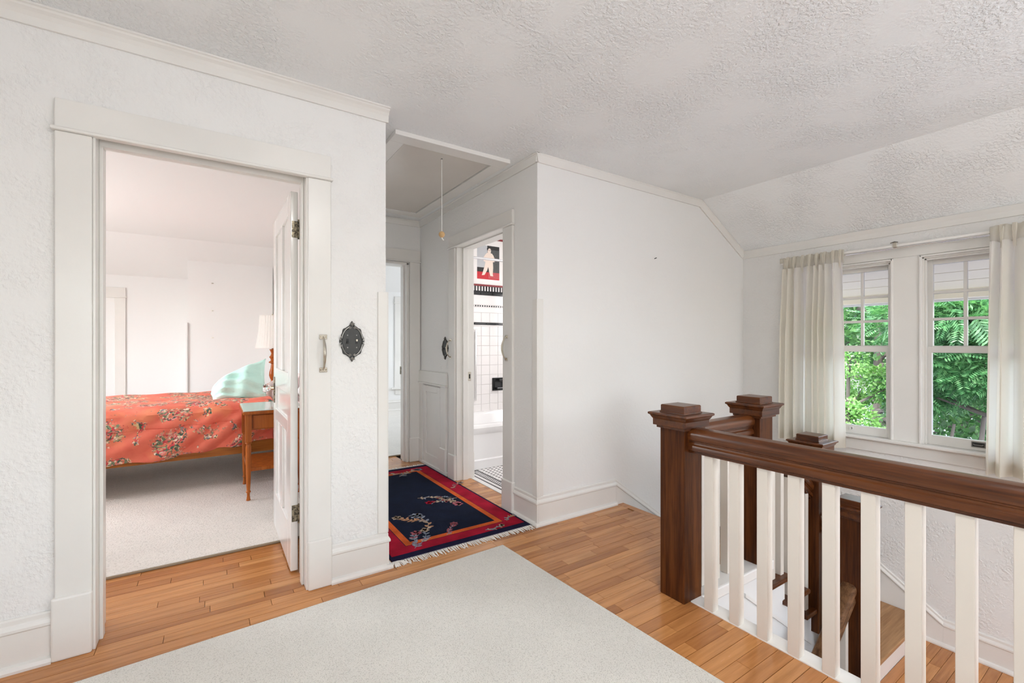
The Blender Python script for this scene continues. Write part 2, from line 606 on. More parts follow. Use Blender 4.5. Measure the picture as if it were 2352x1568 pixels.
def thing(name, loc=(0, 0, 0), label=None, cat=None, group=None, kind=None):
    o = bpy.data.objects.new(name, None)
    o.empty_display_size = 0.1
    COL.objects.link(o)
    o.location = loc
    WLOC[o.name] = tuple(loc)
    return tag(o, label, cat, group, kind)


def struct(o):
    o['kind'] = 'structure'
    return o


def copy_tree(o, parent=None):
    c = o.copy()
    COL.objects.link(c)
    if parent:
        c.parent = parent
    for ch in list(o.children):
        copy_tree(ch, c)
    return c


def wall_x(name, x0, x1, y0, y1, z0, z1, holes, m):
    """wall slab in a plane of constant x (x0..x1 thick) with holes (ya, yb, za, zb)"""
    mb = MB()
    ys = sorted({y0, y1, *[h[0] for h in holes], *[h[1] for h in holes]})
    for a, b in zip(ys, ys[1:]):
        zs = [(z0, z1)]
        for h in holes:
            if h[0] <= a + 1e-6 and h[1] >= b - 1e-6:
                zs = [s for (p, q) in zs for s in ((p, min(q, h[2])), (max(p, h[3]), q)) if s[1] - s[0] > 1e-6]
        for p, q in zs:
            mb.box(x0, x1, a, b, p, q)
    return struct(mb.build(name, m))


def wall_y(name, y0, y1, x0, x1, z0, z1, holes, m):
    mb = MB()
    xs = sorted({x0, x1, *[h[0] for h in holes], *[h[1] for h in holes]})
    for a, b in zip(xs, xs[1:]):
        zs = [(z0, z1)]
        for h in holes:
            if h[0] <= a + 1e-6 and h[1] >= b - 1e-6:
                zs = [s for (p, q) in zs for s in ((p, min(q, h[2])), (max(p, h[3]), q)) if s[1] - s[0] > 1e-6]
        for p, q in zs:
            mb.box(a, b, y0, y1, p, q)
    return struct(mb.build(name, m))


def px(p):
    """picture position of a point, used only to tell which floor boards can be seen singly"""
    q = np.array(p) - np.array([0, 0, CAM_H])
    d = q @ FW
    if d < 0.15:
        return None
    return CX + F_PX * (q @ RT) / d, HY - F_PX * q[2] / d


# ------------------------------------------------------------------ room shell
CZ = 2.495           # ceiling
YW = 2.44            # plane of bedroom-door wall and far wall
XH0, XH1 = 0.79, 1.82
XW = 4.324           # window wall
LOWZ = -0.92         # lower landing
SL = 0.565           # slope of the roof-side ceiling

wall_y('wall_left', YW, 2.62, -2.4, XH0, -0.02, CZ + 0.05, [(-0.395, 0.395, -0.02, 2.078)], M['wall'])
wall_x('wall_hall_left', 0.71, XH0, 2.62, 4.49, -0.02, CZ + 0.05, [], M['wall'])
wall_x('wall_hall_right', XH1, 1.97, YW, 4.72, -0.02, CZ + 0.05, [(2.85, 3.64, -0.02, 2.088)], M['wall2'])
wall_y('wall_hall_end', 4.49, 4.62, 0.71, XH1, -0.02, CZ + 0.05, [(0.93, 1.675, -0.02, 2.05)], M['wall2'])
# far wall runs down beside the stair and follows the sloping ceiling
mb = MB()
mb.extrude([(1.97, YW, -2.6), (4.42, YW, -2.6), (4.42, YW, 2.08), (3.63, YW, CZ + 0.03), (1.97, YW, CZ + 0.03)], (0, 0.14, 0))
mb.box(1.82, 1.97, YW, YW + 0.14, -0.3, -0.02)
struct(mb.build('wall_far', M['wall2']))
# window wall: two windows in view, one more further along
WIN = [(1.268, 1.885), (0.495, 1.112), (-1.35, -0.15)]
wall_x('wall_right', XW, XW + 0.15, -1.8, YW + 0.14, -2.6, 2.14, [(a, b, 0.49, 1.86) for a, b in WIN], M['wall'])
wall_y('wall_back', -1.84, -1.7, -2.55, 4.47, -2.6, CZ + 0.05, [(-1.25, 0.05, 0.8, 2.1), (2.05, 3.35, 0.8, 2.1), (2.15, 3.35, -0.3, 0.54)], M['wall'])  # unseen openings added so the fill lamps reach the landing
wall_x('wall_front', -2.55, -2.4, -1.84, 2.62, -0.3, CZ + 0.05, [], M['wall'])
mb = MB()
mb.box(-2.55, 3.63, -1.84, YW + 0.02, CZ, CZ + 0.12)
mb.box(0.75, XH1 + 0.15, YW + 0.02, 4.62, CZ, CZ + 0.12)
mb.extrude([(3.63, -1.84, CZ), (4.45, -1.84, CZ - SL * 0.82), (4.45, -1.84, CZ - SL * 0.82 + 0.12), (3.63, -1.84, CZ + 0.12)], (0, YW + 0.14 + 1.84, 0))
struct(mb.build('ceiling', M['ceiling']))

# bedroom, back room and bathroom shells
BX = 0.85
mb = MB().box(0.71, BX + 0.02, 4.62, 7.7, -0.02, CZ)
mb = MB()
mb.box(BX, 0.95, 4.62, 7.7, -0.02, CZ)
struct(mb.build('wall_bedroom_right', M['wall_smooth']))
wall_x('wall_bedroom_left', -2.62, -2.5, 2.62, 7.7, -0.02, CZ + 0.05, [(4.05, 5.95, 0.8, 2.1)], M['wall_smooth'])
wall_y('wall_bedroom_knee', 7.52, 7.66, -2.62, 0.95, -0.02, 2.12, [], M['wall_smooth'])
mb = MB().extrude([(-0.26, 7.16, 0), (-0.26, 7.52, 0), (-0.26, 7.52, 2.095), (-0.26, 7.16, 2.298)], (0.97, 0, 0))
struct(mb.build('wall_bedroom_box', M['wall_smooth']))
mb = MB()
mb.box(-2.62, 0.75, 2.62, 4.62, CZ, CZ + 0.1)
mb.box(-2.62, 0.95, 4.62, 6.8, CZ, CZ + 0.1)
mb.extrude([(-2.62, 6.8, CZ), (-2.62, 7.66, CZ - SL * 0.86), (-2.62, 7.66, CZ - SL * 0.86 + 0.1), (-2.62, 6.8, CZ + 0.1)], (3.57, 0, 0))
struct(mb.build('ceiling_bedroom', M['wall_smooth']))
wall_x('wall_backroom_right', 4.4, 4.52, 4.62, 8.2, -0.02, CZ + 0.05, [(5.45, 6.95, 0.9, 2.1)], M['wall_smooth'])
wall_y('wall_backroom_far', 8.0, 8.12, 0.95, 4.5, -0.02, CZ + 0.05, [], M['wall_smooth'])
mb = MB()
mb.box(0.95, 4.5, 4.62, 7.35, CZ, CZ + 0.1)
mb.extrude([(0.95, 7.35, CZ), (0.95, 8.05, CZ - 0.37), (0.95, 8.05, CZ - 0.27), (0.95, 7.35, CZ + 0.1)], (3.55, 0, 0))
struct(mb.build('ceiling_backroom', M['wall_smooth']))
BYW = 4.50          # bathroom tile wall
wall_y('wall_bathroom', BYW, 4.62, 1.97, 4.5, -0.02, CZ + 0.05, [], M['grout'])
wall_x('wall_bathroom_right', 3.86, 3.98, YW + 0.14, BYW, -0.02, CZ + 0.05, [(2.7, 3.7, 1.1, 2.0)], M['wall_smooth'])
struct(MB().box(1.97, 3.98, YW + 0.14, BYW, CZ, CZ + 0.1).build('ceiling_bathroom', M['wall_smooth']))

# ------------------------------------------------------------------ floors
UNIT = MB().box(-0.5, 0.5, -0.5, 0.5, -1, 0).build('plank', M['plank'])
UNIT_ME = UNIT.data
bpy.data.objects.remove(UNIT)


def planks(parent, x0, x1, y0, y1, z, cut=None, keep=None, w=0.0585, limit=290, rng=None):
    rng = rng or random.Random(3)
    items = []
    y = y1
    while y > y0 + 0.004:
        ya = max(y - w, y0)
        x = x0 - rng.random() * 0.5
        while x < x1:
            ln_ = rng.choice([0.22, 0.3, 0.38, 0.5, 0.62, 0.8])
            a, b = max(x, x0), min(x + ln_, x1)
            x += ln_
            if b - a < 0.02:
                continue
            if cut:
                for (a2, b2) in cut(a, b, ya, y):
                    items.append((a2, b2, ya, y))
            else:
                items.append((a, b, ya, y))
        y -= w
    seen, rest = [], []
    for it in items:
        a, b, ya, yb = it
        pts = [px((u, vv, z)) for u in (a, (a + b) / 2, b) for vv in (ya, yb)]
        pts = [p for p in pts if p and -60 < p[0] < 2412 and 300 < p[1] < 1640]
        vis = bool(pts) and (keep is None or keep(a, b, ya, yb))
        if vis:
            d = min(((a + b) / 2) ** 2 + ((ya + yb) / 2) ** 2, 99)
            seen.append((d, it))
        else:
            rest.append(it)
    seen.sort(key=lambda t: t[0])
    for _, it in seen[limit:]:
        rest.append(it)
    g = 0.0021
    for _, (a, b, ya, yb) in seen[:limit]:
        o = bpy.data.objects.new('plank', UNIT_ME)
        COL.objects.link(o)
        o.parent = parent
        o.location = ((a + b) / 2, (ya + yb) / 2, z + rng.uniform(-0.0005, 0.0003))
        o.scale = (b - a - g, yb - ya - g, 0.018)
    if rest:
        mb = MB()
        for a, b, ya, yb in rest:
            mb.box(a + g / 2, b - g / 2, ya + g / 2, yb - g / 2, z - 0.018, z)
        mb.build('plank_field', M['plank'], parent)['kind'] = 'stuff'
    return len(seen), len(rest)


CARP = [Vector((1.458, 2.300)), Vector((1.458 - 2.9, 2.300 - 0.14)), Vector((1.458 - 2.9 + 0.166, 2.16 - 3.45)), Vector((1.458 + 0.166, 2.300 - 3.45))]
CANG = math.atan2(0.14, 2.9)


def in_carpet(x, y, marg):
    d = Vector((x, y)) - CARP[0]
    u = Vector((-math.cos(CANG), -math.sin(CANG)))
    v_ = Vector((math.sin(CANG), -math.cos(CANG)))
    return marg < d.dot(u) < 2.9 - marg and marg < d.dot(v_) < 3.4 - marg


def cut_landing(a, b, ya, yb):
    # stair opening: x > 1.886 for y < 1.32
    if (ya + yb) / 2 < 1.325 and b > 1.886:
        b = 1.886
    return [(a, b)] if b - a > 0.02 else []


floor = MB().box(-2.5, 1.96, -1.75, YW + 0.02, -0.25, -0.018).box(1.96, 2.60, 1.41, YW + 0.02, -0.25, -0.018)
floor.box(0.71, 1.97, YW, 4.66, -0.25, -0.018)
floor = struct(floor.build('floor', M['subfloor']))
keepf = lambda a, b, ya, yb: not (in_carpet(a, ya, 0.06) and in_carpet(b, yb, 0.06))
n1 = planks(floor, -2.4, 2.575, -1.7, YW, 0.0, cut_landing, keepf, limit=200, rng=random.Random(11))
RUG = (0.835, 1.785, 2.455, 4.27)
keeph = lambda a, b, ya, yb: not (a > RUG[0] + 0.05 and b < RUG[1] - 0.05 and ya > RUG[2] + 0.05 and yb < RUG[3] - 0.05)


def cut_hall(a, b, ya, yb):
    ym = (ya + yb) / 2
    lim = 1.955 if 2.86 < ym < 3.63 else XH1
    b = min(b, lim)
    if ym > 4.49:
        a, b = max(a, 0.95), min(b, 1.66)
    return [(a, b)] if b - a > 0.02 else []


n2 = planks(floor, XH0, 1.955, YW, 4.80, 0.0, cut_hall, keeph, limit=90, rng=random.Random(5))
# rounded nosing board at the head of the stair
mb = MB().sweep([(0, 0), (0.055, 0), (0.066, -0.005), (0.070, -0.015), (0.066, -0.026), (0.055, -0.030), (0, -0.030)], (2.576, 1.335, 0), (2.576, YW - 0.012, 0), (1, 0, 0), (0, 0, 1))
mb.build('nosing', M['plank'], floor, bevel=0.001)

fb = struct(MB().box(-2.6, 0.87, YW + 0.02, 7.7, -0.25, -0.018).build('floor_bedroom', M['subfloor']))
cutb = lambda a, b, ya, yb: ([(max(a, -0.389), min(b, 0.389))] if (ya + yb) / 2 < 2.62 and min(b, 0.389) - max(a, -0.389) > 0.02 else ([] if (ya + yb) / 2 < 2.62 else [(a, b)]))
n3 = planks(fb, -1.3, 0.71, YW, 3.12, 0.0, cutb, None, limit=120, rng=random.Random(8))
fr = struct(MB().box(0.9, 4.5, 4.62, 8.1, -0.25, -0.018).build('floor_backroom', M['subfloor']))
struct(MB().box(1.955, 3.98, YW + 0.14, BYW, -0.25, -0.012).build('floor_bathroom', M['grout']))

# ------------------------------------------------------------------ trim helpers
CROWN = [(0, -0.072), (0.012, -0.072), (0.014, -0.040), (0.024, -0.026), (0.036, -0.017), (0.040, -0.010), (0.048, -0.008), (0.048, 0.0), (0, 0)]
BASE = [(0, 0), (0.014, 0), (0.014, 0.140), (0.021, 0.146), (0.021, 0.156), (0.015, 0.168), (0.011, 0.172), (0.011, 0.188), (0.006, 0.194), (0, 0.194)]
SHOE = [(0.014, 0), (0.034, 0), (0.034, 0.010), (0.028, 0.022), (0.014, 0.027)]

# crowns
c = thing('trim_1', kind='structure')
MB().sweep(CROWN, (-2.4, YW, CZ), (XH0 + 0.012, YW, CZ), (0, -1, 0), (0, 0, 1)).build('crown', M['trim'], c, bevel=0.0015)
FLAT = [(0, -0.060), (0.012, -0.060), (0.014, -0.045), (0.020, -0.012), (0.026, -0.006), (0.026, 0.0), (0, 0)]
MB().sweep(FLAT, (XH1, YW - 0.026, CZ), (XH1, 4.49, CZ), (-1, 0, 0), (0, 0, 1)).build('crown', M['trim'], c, bevel=0.0015)
MB().sweep(FLAT, (XH0, 4.49, CZ), (XH1, 4.49, CZ), (0, -1, 0), (0, 0, 1)).build('crown', M['trim'], c, bevel=0.0015)
MB().sweep(FLAT, (XH1 - 0.02, YW, CZ), (3.632, YW, CZ), (0, -1, 0), (0, 0, 1)).build('crown', M['trim'], c, bevel=0.0015)
sd = Vector((0.70, 0, -0.70 * SL)).normalized()
su = Vector((SL, 0, 1)).normalized()
MB().sweep(FLAT, (3.622, YW, CZ + 0.002), (4.33, YW, CZ - SL * 0.7), (0, -1, 0), su).build('crown', M['trim'], c, bevel=0.0015)
ZT = CZ - SL * (XW - 3.63)
MB().sweep([(0, -0.060), (0.012, -0.060), (0.016, -0.02), (0.03, 0.012), (0, 0.02)], (XW, -1.7, ZT), (XW, YW, ZT), (-1, 0, 0), (0, 0, 1)).build('crown', M['trim'], c, bevel=0.0015)


def baseboard(name, runs):
    e = thing(name, kind='structure')
    for p0, p1, side in runs:
        MB().sweep(BASE, p0, p1, side, (0, 0, 1)).build('board', M['trim'], e, bevel=0.001)
        MB().sweep(SHOE, p0, p1, side, (0, 0, 1)).build('shoe_mould', M['trim'], e, bevel=0.001)
    return e


def corner_block(e, x, y, sx):
    """mitred outside corner: the board profile turned round the corner"""
    prof = BASE[1:-1]
    MB().rings([[(x, y, z), (x + sx * a, y, z), (x + sx * a, y - a, z), (x, y - a, z)] for a, z in prof]).build('corner', M['trim'], e, bevel=0.001)
    MB().rings([[(x, y, z), (x + sx * a, y, z), (x + sx * a, y - a, z), (x, y - a, z)] for a, z in SHOE[1:-1]]).build('corner_shoe', M['trim'], e, bevel=0.001)


baseboard('baseboard_left', [((-2.4, YW, 0), (-0.512, YW, 0), (0, -1, 0)), ((0.503, YW, 0), (XH0, YW, 0), (0, -1, 0))])
baseboard('baseboard_hall', [((XH0, YW, 0), (XH0, 4.49, 0), (1, 0, 0)), ((XH1, YW, 0), (XH1, 2.703, 0), (-1, 0, 0))])
corner_block(bpy.data.objects['baseboard_hall'], XH0, YW, 1)
corner_block(bpy.data.objects['baseboard_hall'], XH1, YW, -1)
bf = baseboard('baseboard_far', [((XH1, YW, 0), (2.554, YW, 0), (0, -1, 0))])
# raking skirt down the stair on the far wall: top edge falls from the level board
mb = MB().extrude([(2.554, YW, 0.15), (2.554, YW, 0.0), (2.66, YW, -0.2), (2.9, YW, -0.45), (4.32, YW, -0.8), (4.32, YW, -0.28), (3.20, YW, -0.28)], (0, -0.014, 0))
mb.build('raking_board', M['trim'], bf, bevel=0.001)
TOPM = [(0, 0.140), (0.021, 0.146), (0.021, 0.156), (0.015, 0.168), (0.011, 0.172), (0.011, 0.188), (0.006, 0.194), (0, 0.194)]
MB().sweep(TOPM, (2.554, YW, 0), (3.19, YW, -0.445), (0, -1, 0), (0, 0, 1)).build('raking_mould', M['trim'], bf, bevel=0.001)
MB().sweep(TOPM, (3.19, YW, -0.445), (4.324, YW, -0.445), (0, -1, 0), (0, 0, 1)).build('mould', M['trim'], bf, bevel=0.001)
# window wall: skirting falls along the short flight, then level round the lower landing
br = thing('baseboard_right', kind='structure')
ZK = LOWZ
MB().sweep(BASE, (XW, -1.7, ZK), (XW, 0.985, ZK), (-1, 0, 0), (0, 0, 1)).build('board', M['trim'], br, bevel=0.001)
MB().sweep(SHOE, (XW, -1.7, ZK), (XW, 1.085, ZK), (-1, 0, 0), (0, 0, 1)).build('shoe_mould', M['trim'], br, bevel=0.001)
s2 = 0.69
MB().extrude([(XW, 0.985, ZK), (XW, 1.75, ZK), (XW, 1.75, ZK + 0.14 + 0.765 * s2), (XW, 0.985, ZK + 0.14)], (-0.014, 0, 0)).build('raking_board', M['trim'], br, bevel=0.001)
MB().sweep(TOPM, (XW, 0.985, ZK), (XW, 1.675, ZK + 0.69 * s2), (-1, 0, 0), (0, 0, 1)).build('raking_mould', M['trim'], br, bevel=0.001)
MB().sweep(BASE, (XW, 1.675, ZK + 0.69 * s2), (XW, YW, ZK + 0.69 * s2), (-1, 0, 0), (0, 0, 1)).build('board', M['trim'], br, bevel=0.001)


def rounded_plinth(e, x0, x1, y0, y1, z1):
    MB().box(x0, x1, y0, y1, 0, z1).build('plinth_block', M['trim'], e, bevel=0.008, seg=3)


# bedroom door casing (wall_left), facing -y
t = thing('trim_2', kind='structure')
for xa, xb in ((-0.505, -0.397), (0.395, 0.503)):
    MB().box(xa, xb, YW - 0.022, YW, 0, 2.042).build('casing', M['trim'], t, bevel=0.004)
MB().box(-0.515, -0.396, YW - 0.032, YW, 0, 0.243).build('plinth_block', M['trim'], t, bevel=0.008, seg=3)
MB().box(0.394, 0.507, YW - 0.032, YW, 0, 0.243).build('plinth_block', M['trim'], t, bevel=0.008, seg=3)
MB().box(-0.505, 0.503, YW - 0.022, YW, 2.056, 2.168).build('header', M['trim'], t, bevel=0.003)
MB().box(-0.517, 0.513, YW - 0.036, YW, 2.042, 2.056).build('cap_bead', M['trim'], t, bevel=0.006, seg=3)
for s in (-1, 1):
    MB().box(s * 0.397, s * 0.388, YW - 0.012, 2.64, 0, 2.075).build('jamb', M['trim'], t, bevel=0.002)
    MB().box(s * 0.388, s * 0.376, YW + 0.055, YW + 0.098, 0, 2.036).build('door_stop', M['trim'], t, bevel=0.002)
MB().box(-0.395, 0.395, YW - 0.004, 2.64, 2.068, 2.082).build('head_jamb', M['trim'], t, bevel=0.002)
MB().box(-0.388, 0.388, YW + 0.055, YW + 0.098, 2.034, 2.069).build('door_stop', M['trim'], t, bevel=0.002)

# bathroom door casing on the hall wall, facing -x
t = thing('trim_3', kind='structure')
X1 = XH1
for ya, yb in ((2.715, 2.842), (3.645, 3.765)):
    MB().box(X1 - 0.022, X1, ya, yb, 0, 2.075).build('casing', M['trim'], t, bevel=0.004)
    MB().box(X1 - 0.032, X1, ya - 0.012, yb + 0.004, 0, 0.225).build('plinth_block', M['trim'], t, bevel=0.008, seg=3)
MB().box(X1 - 0.022, X1, 2.715, 3.765, 2.089, 2.19).build('header', M['trim'], t, bevel=0.003)
MB().box(X1 - 0.036, X1, 2.705, 3.775, 2.075, 2.089).build('cap_bead', M['trim'], t, bevel=0.006, seg=3)
for ya, yb in ((2.842, 2.862), (3.625, 3.645)):
    MB().box(X1 - 0.008, 1.985, ya, yb, 0, 2.085).build('jamb', M['trim'], t, bevel=0.002)
MB().box(X1 + 0.05, X1 + 0.10, 3.612, 3.625, 0, 2.075).build('door_stop', M['trim'], t, bevel=0.002)
MB().box(X1 + 0.05, X1 + 0.10, 2.862, 2.875, 0, 2.075).build('door_stop', M['trim'], t, bevel=0.002)
MB().box(X1 - 0.008, 1.985, 2.842, 3.645, 2.078, 2.092).build('head_jamb', M['trim'], t, bevel=0.002)
MB().box(X1 + 0.05, X1 + 0.10, 2.862, 3.625, 2.070, 2.079).build('door_stop', M['trim'], t, bevel=0.002)
MB().box(1.972, 1.99, 3.640, 3.73, 0, 2.12).build('inner_casing', M['trim'], t, bevel=0.003)
MB().box(1.970, 1.998, 3.632, 3.735, 0, 0.23).build('inner_plinth', M['trim'], t, bevel=0.004)
s_ = MB().box(1.925, 1.955, 3.622, 3.626, 0.885, 0.965).build('strike_plate', M['nickel'], t, bevel=0.001)
MB().box(1.934, 1.946, 3.620, 3.623, 0.905, 0.945).build('strike_hole', M['black'], s_)

# back-room door casing at the hall end, facing -y
t = thing('trim_4', kind='structure')
YE = 4.49
MB().box(1.70, 1.812, YE - 0.022, YE, 0, 2.06).build('casing', M['trim'], t, bevel=0.004)
MB().box(0.80, 0.905, YE - 0.022, YE, 0, 2.06).build('casing', M['trim'], t, bevel=0.004)
MB().box(1.694, 1.816, YE - 0.030, YE, 0, 0.25).build('plinth_block', M['trim'], t, bevel=0.007)
MB().box(0.80, 1.814, YE - 0.022, YE, 2.073, 2.185).build('header', M['trim'], t, bevel=0.003)
MB().box(0.797, 1.818, YE - 0.036, YE, 2.06, 2.073).build('cap_bead', M['trim'], t, bevel=0.005)
MB().box(1.668, 1.69, YE - 0.01, 4.66, 0, 2.05).build('jamb', M['trim'], t, bevel=0.002)
MB().box(0.915, 0.935, YE - 0.01, 4.66, 0, 2.05).build('jamb', M['trim'], t, bevel=0.002)
MB().box(1.652, 1.668, 4.54, 4.58, 0, 2.04).build('door_stop', M['trim'], t, bevel=0.002)
MB().box(0.915, 1.69, YE - 0.01, 4.66, 2.032, 2.053).build('head_jamb', M['trim'], t, bevel=0.002)
MB().box(1.648, 1.655, 4.60, 4.625, 0.90, 0.98).build('strike_plate', M['hinge'], t)

# corner guards: wooden quarter-round strips on the two outside corners
for k, (gx, gy, z0, z1) in enumerate(((XH0, YW, 0.194, 1.50), (XH1, YW, 0.194, 1.52))):
    mb = MB()
    sx = -1 if k == 0 else 1
    a = [(0.012 * -sx, -0.012), (0.012 * -sx, 0.042), (0, 0.042), (0, 0), (sx * 0.045, 0), (sx * 0.045, -0.010), (sx * 0.012, -0.014), (0.002 * -sx, -0.016)]
    mb.extrude([(gx + p, gy + q, z0) for p, q in a], (0, 0, z1 - z0))
    struct(mb.build('trim_%d' % (5 + k), M['trim'], bevel=0.003))
struct(MB().box(-0.285, -0.262, 7.135, 7.185, 0.15, 1.49).build('trim_7', M['wall_smooth'], bevel=0.004))

# bedroom: casing of a door in the far knee wall
t = thing('trim_8', kind='structure')
MB().box(-1.02, -0.915, 7.498, 7.52, 0, 1.80).build('casing', M['trim'], t, bevel=0.003)
MB().box(-1.8, -0.915, 7.498, 7.52, 1.815, 1.93).build('header', M['trim'], t, bevel=0.003)
MB().box(-1.81, -0.905, 7.485, 7.52, 1.80, 1.815).build('cap_bead', M['trim'], t, bevel=0.003)

# small access door low in the hall wall
t = thing('access_door', (XH1, 4.15, 0), 'small white panelled access door low in the hall wall', 'door')
MB().box(X1 - 0.006, X1 + 0.01, 3.955, 4.365, 0.03, 0.80).build('backing', M['trim'], t)
for y0, y1, z0, z1 in ((4.30, 4.365, 0.03, 0.80), (3.955, 4.02, 0.03, 0.80), (4.02, 4.30, 0.03, 0.12), (4.02, 4.30, 0.74, 0.80)):
    MB().box(X1 - 0.018, X1 - 0.004, y0, y1, z0, z1).build('rail', M['trim'], t, bevel=0.002)
MB().box(X1 - 0.010, X1 - 0.004, 4.02, 4.30, 0.12, 0.74).build('panel', M['trim'], t, bevel=0.003)
for y0, y1 in ((4.375, 4.475), (3.83, 3.945)):
    MB().box(X1 - 0.022, X1, y0, y1, 0.03, 0.815).build('casing', M['trim'], t, bevel=0.003)
MB().box(X1 - 0.03, X1, 4.372, 4.478, 0.03, 0.24).build('plinth_block', M['trim'], t, bevel=0.006)
MB().box(X1 - 0.03, X1, 3.826, 3.95, 0.03, 0.24).build('plinth_block', M['trim'], t, bevel=0.006)
MB().box(X1 - 0.022, X1, 3.82, 4.478, 0.83, 0.945).build('header', M['trim'], t, bevel=0.003)
MB().box(X1 - 0.036, X1, 3.81, 4.485, 0.815, 0.83).build('cap_bead', M['trim'], t, bevel=0.005)
MB().box(X1 - 0.030, X1, 3.80, 4.48, 0.0, 0.03).build('shoe_mould', M['trim'], t, bevel=0.004)

# ------------------------------------------------------------------ bedroom door
d = thing('door_1', (0.365, 2.65, 0), kind='structure')
DX0, DX1, DY0, DY1 = 0.347, 0.383, 2.652, 3.440
Y_ = lambda q: DY0 + q
stile = 0.11
mb = MB()
for y0, y1, z0, z1 in ((0, stile, 0.01, 2.03), (0.788 - stile, 0.788, 0.01, 2.03), (stile, 0.788 - stile, 0.01, 0.24), (stile, 0.788 - stile, 0.73, 0.80),
                       (stile, 0.788 - stile, 0.94, 1.06), (stile, 0.788 - stile, 1.92, 2.03), (0.352, 0.436, 0.24, 0.73), (0.352, 0.436, 1.06, 1.92)):
    mb.box(DX0, DX1, Y_(y0), Y_(y1), z0, z1)
mb.build('stiles_and_rails', M['trim_gloss'], d, bevel=0.004)
for y0, y1, z0, z1 in ((stile, 0.352, 0.24, 0.73), (0.436, 0.788 - stile, 0.24, 0.73), (stile, 0.788 - stile, 0.80, 0.94), (stile, 0.352, 1.06, 1.92), (0.436, 0.788 - stile, 1.06, 1.92)):
    MB().box(DX0 + 0.012, DX1 - 0.012, Y_(y0) - 0.004, Y_(y1) + 0.004, z0 - 0.004, z1 + 0.004).build('panel', M['trim_gloss'], d)
for z0 in (0.272, 1.785):
    h = MB().box(0.353, 0.382, 2.6505, 2.653, z0, z0 + 0.088).build('hinge', M['hinge'], d)
    MB().tube([(0.386, 2.642, z0 - 0.008), (0.386, 2.642, z0 + 0.096)], 0.006, 8).build('hinge_pin', M['hinge'], h, smooth=True)
    MB().box(0.380, 0.389, 2.640, 2.643, z0, z0 + 0.088).build('hinge_leaf', M['hinge'], h)
k_ = MB().box(0.341, 0.347, 3.365, 3.415, 0.83, 1.0).build('lock_plate', M['hinge'], d, bevel=0.002)
mb = MB()
mb.rings([[(x, 3.39 + r * math.cos(a * math.pi / 4), 0.925 + r * math.sin(a * math.pi / 4)) for a in range(8)] for x, r in ((0.325, 0.012), (0.312, 0.02), (0.298, 0.028), (0.285, 0.027), (0.278, 0.018))])
mb.build('door_knob', M['glass_solid'], d)
MB().tube([(0.347, 3.39, 0.925), (0.322, 3.39, 0.925)], [0.014, 0.010], 10).build('knob_shank', M['brass'], d, smooth=True)

# ------------------------------------------------------------------ windows
RODX = 4.24


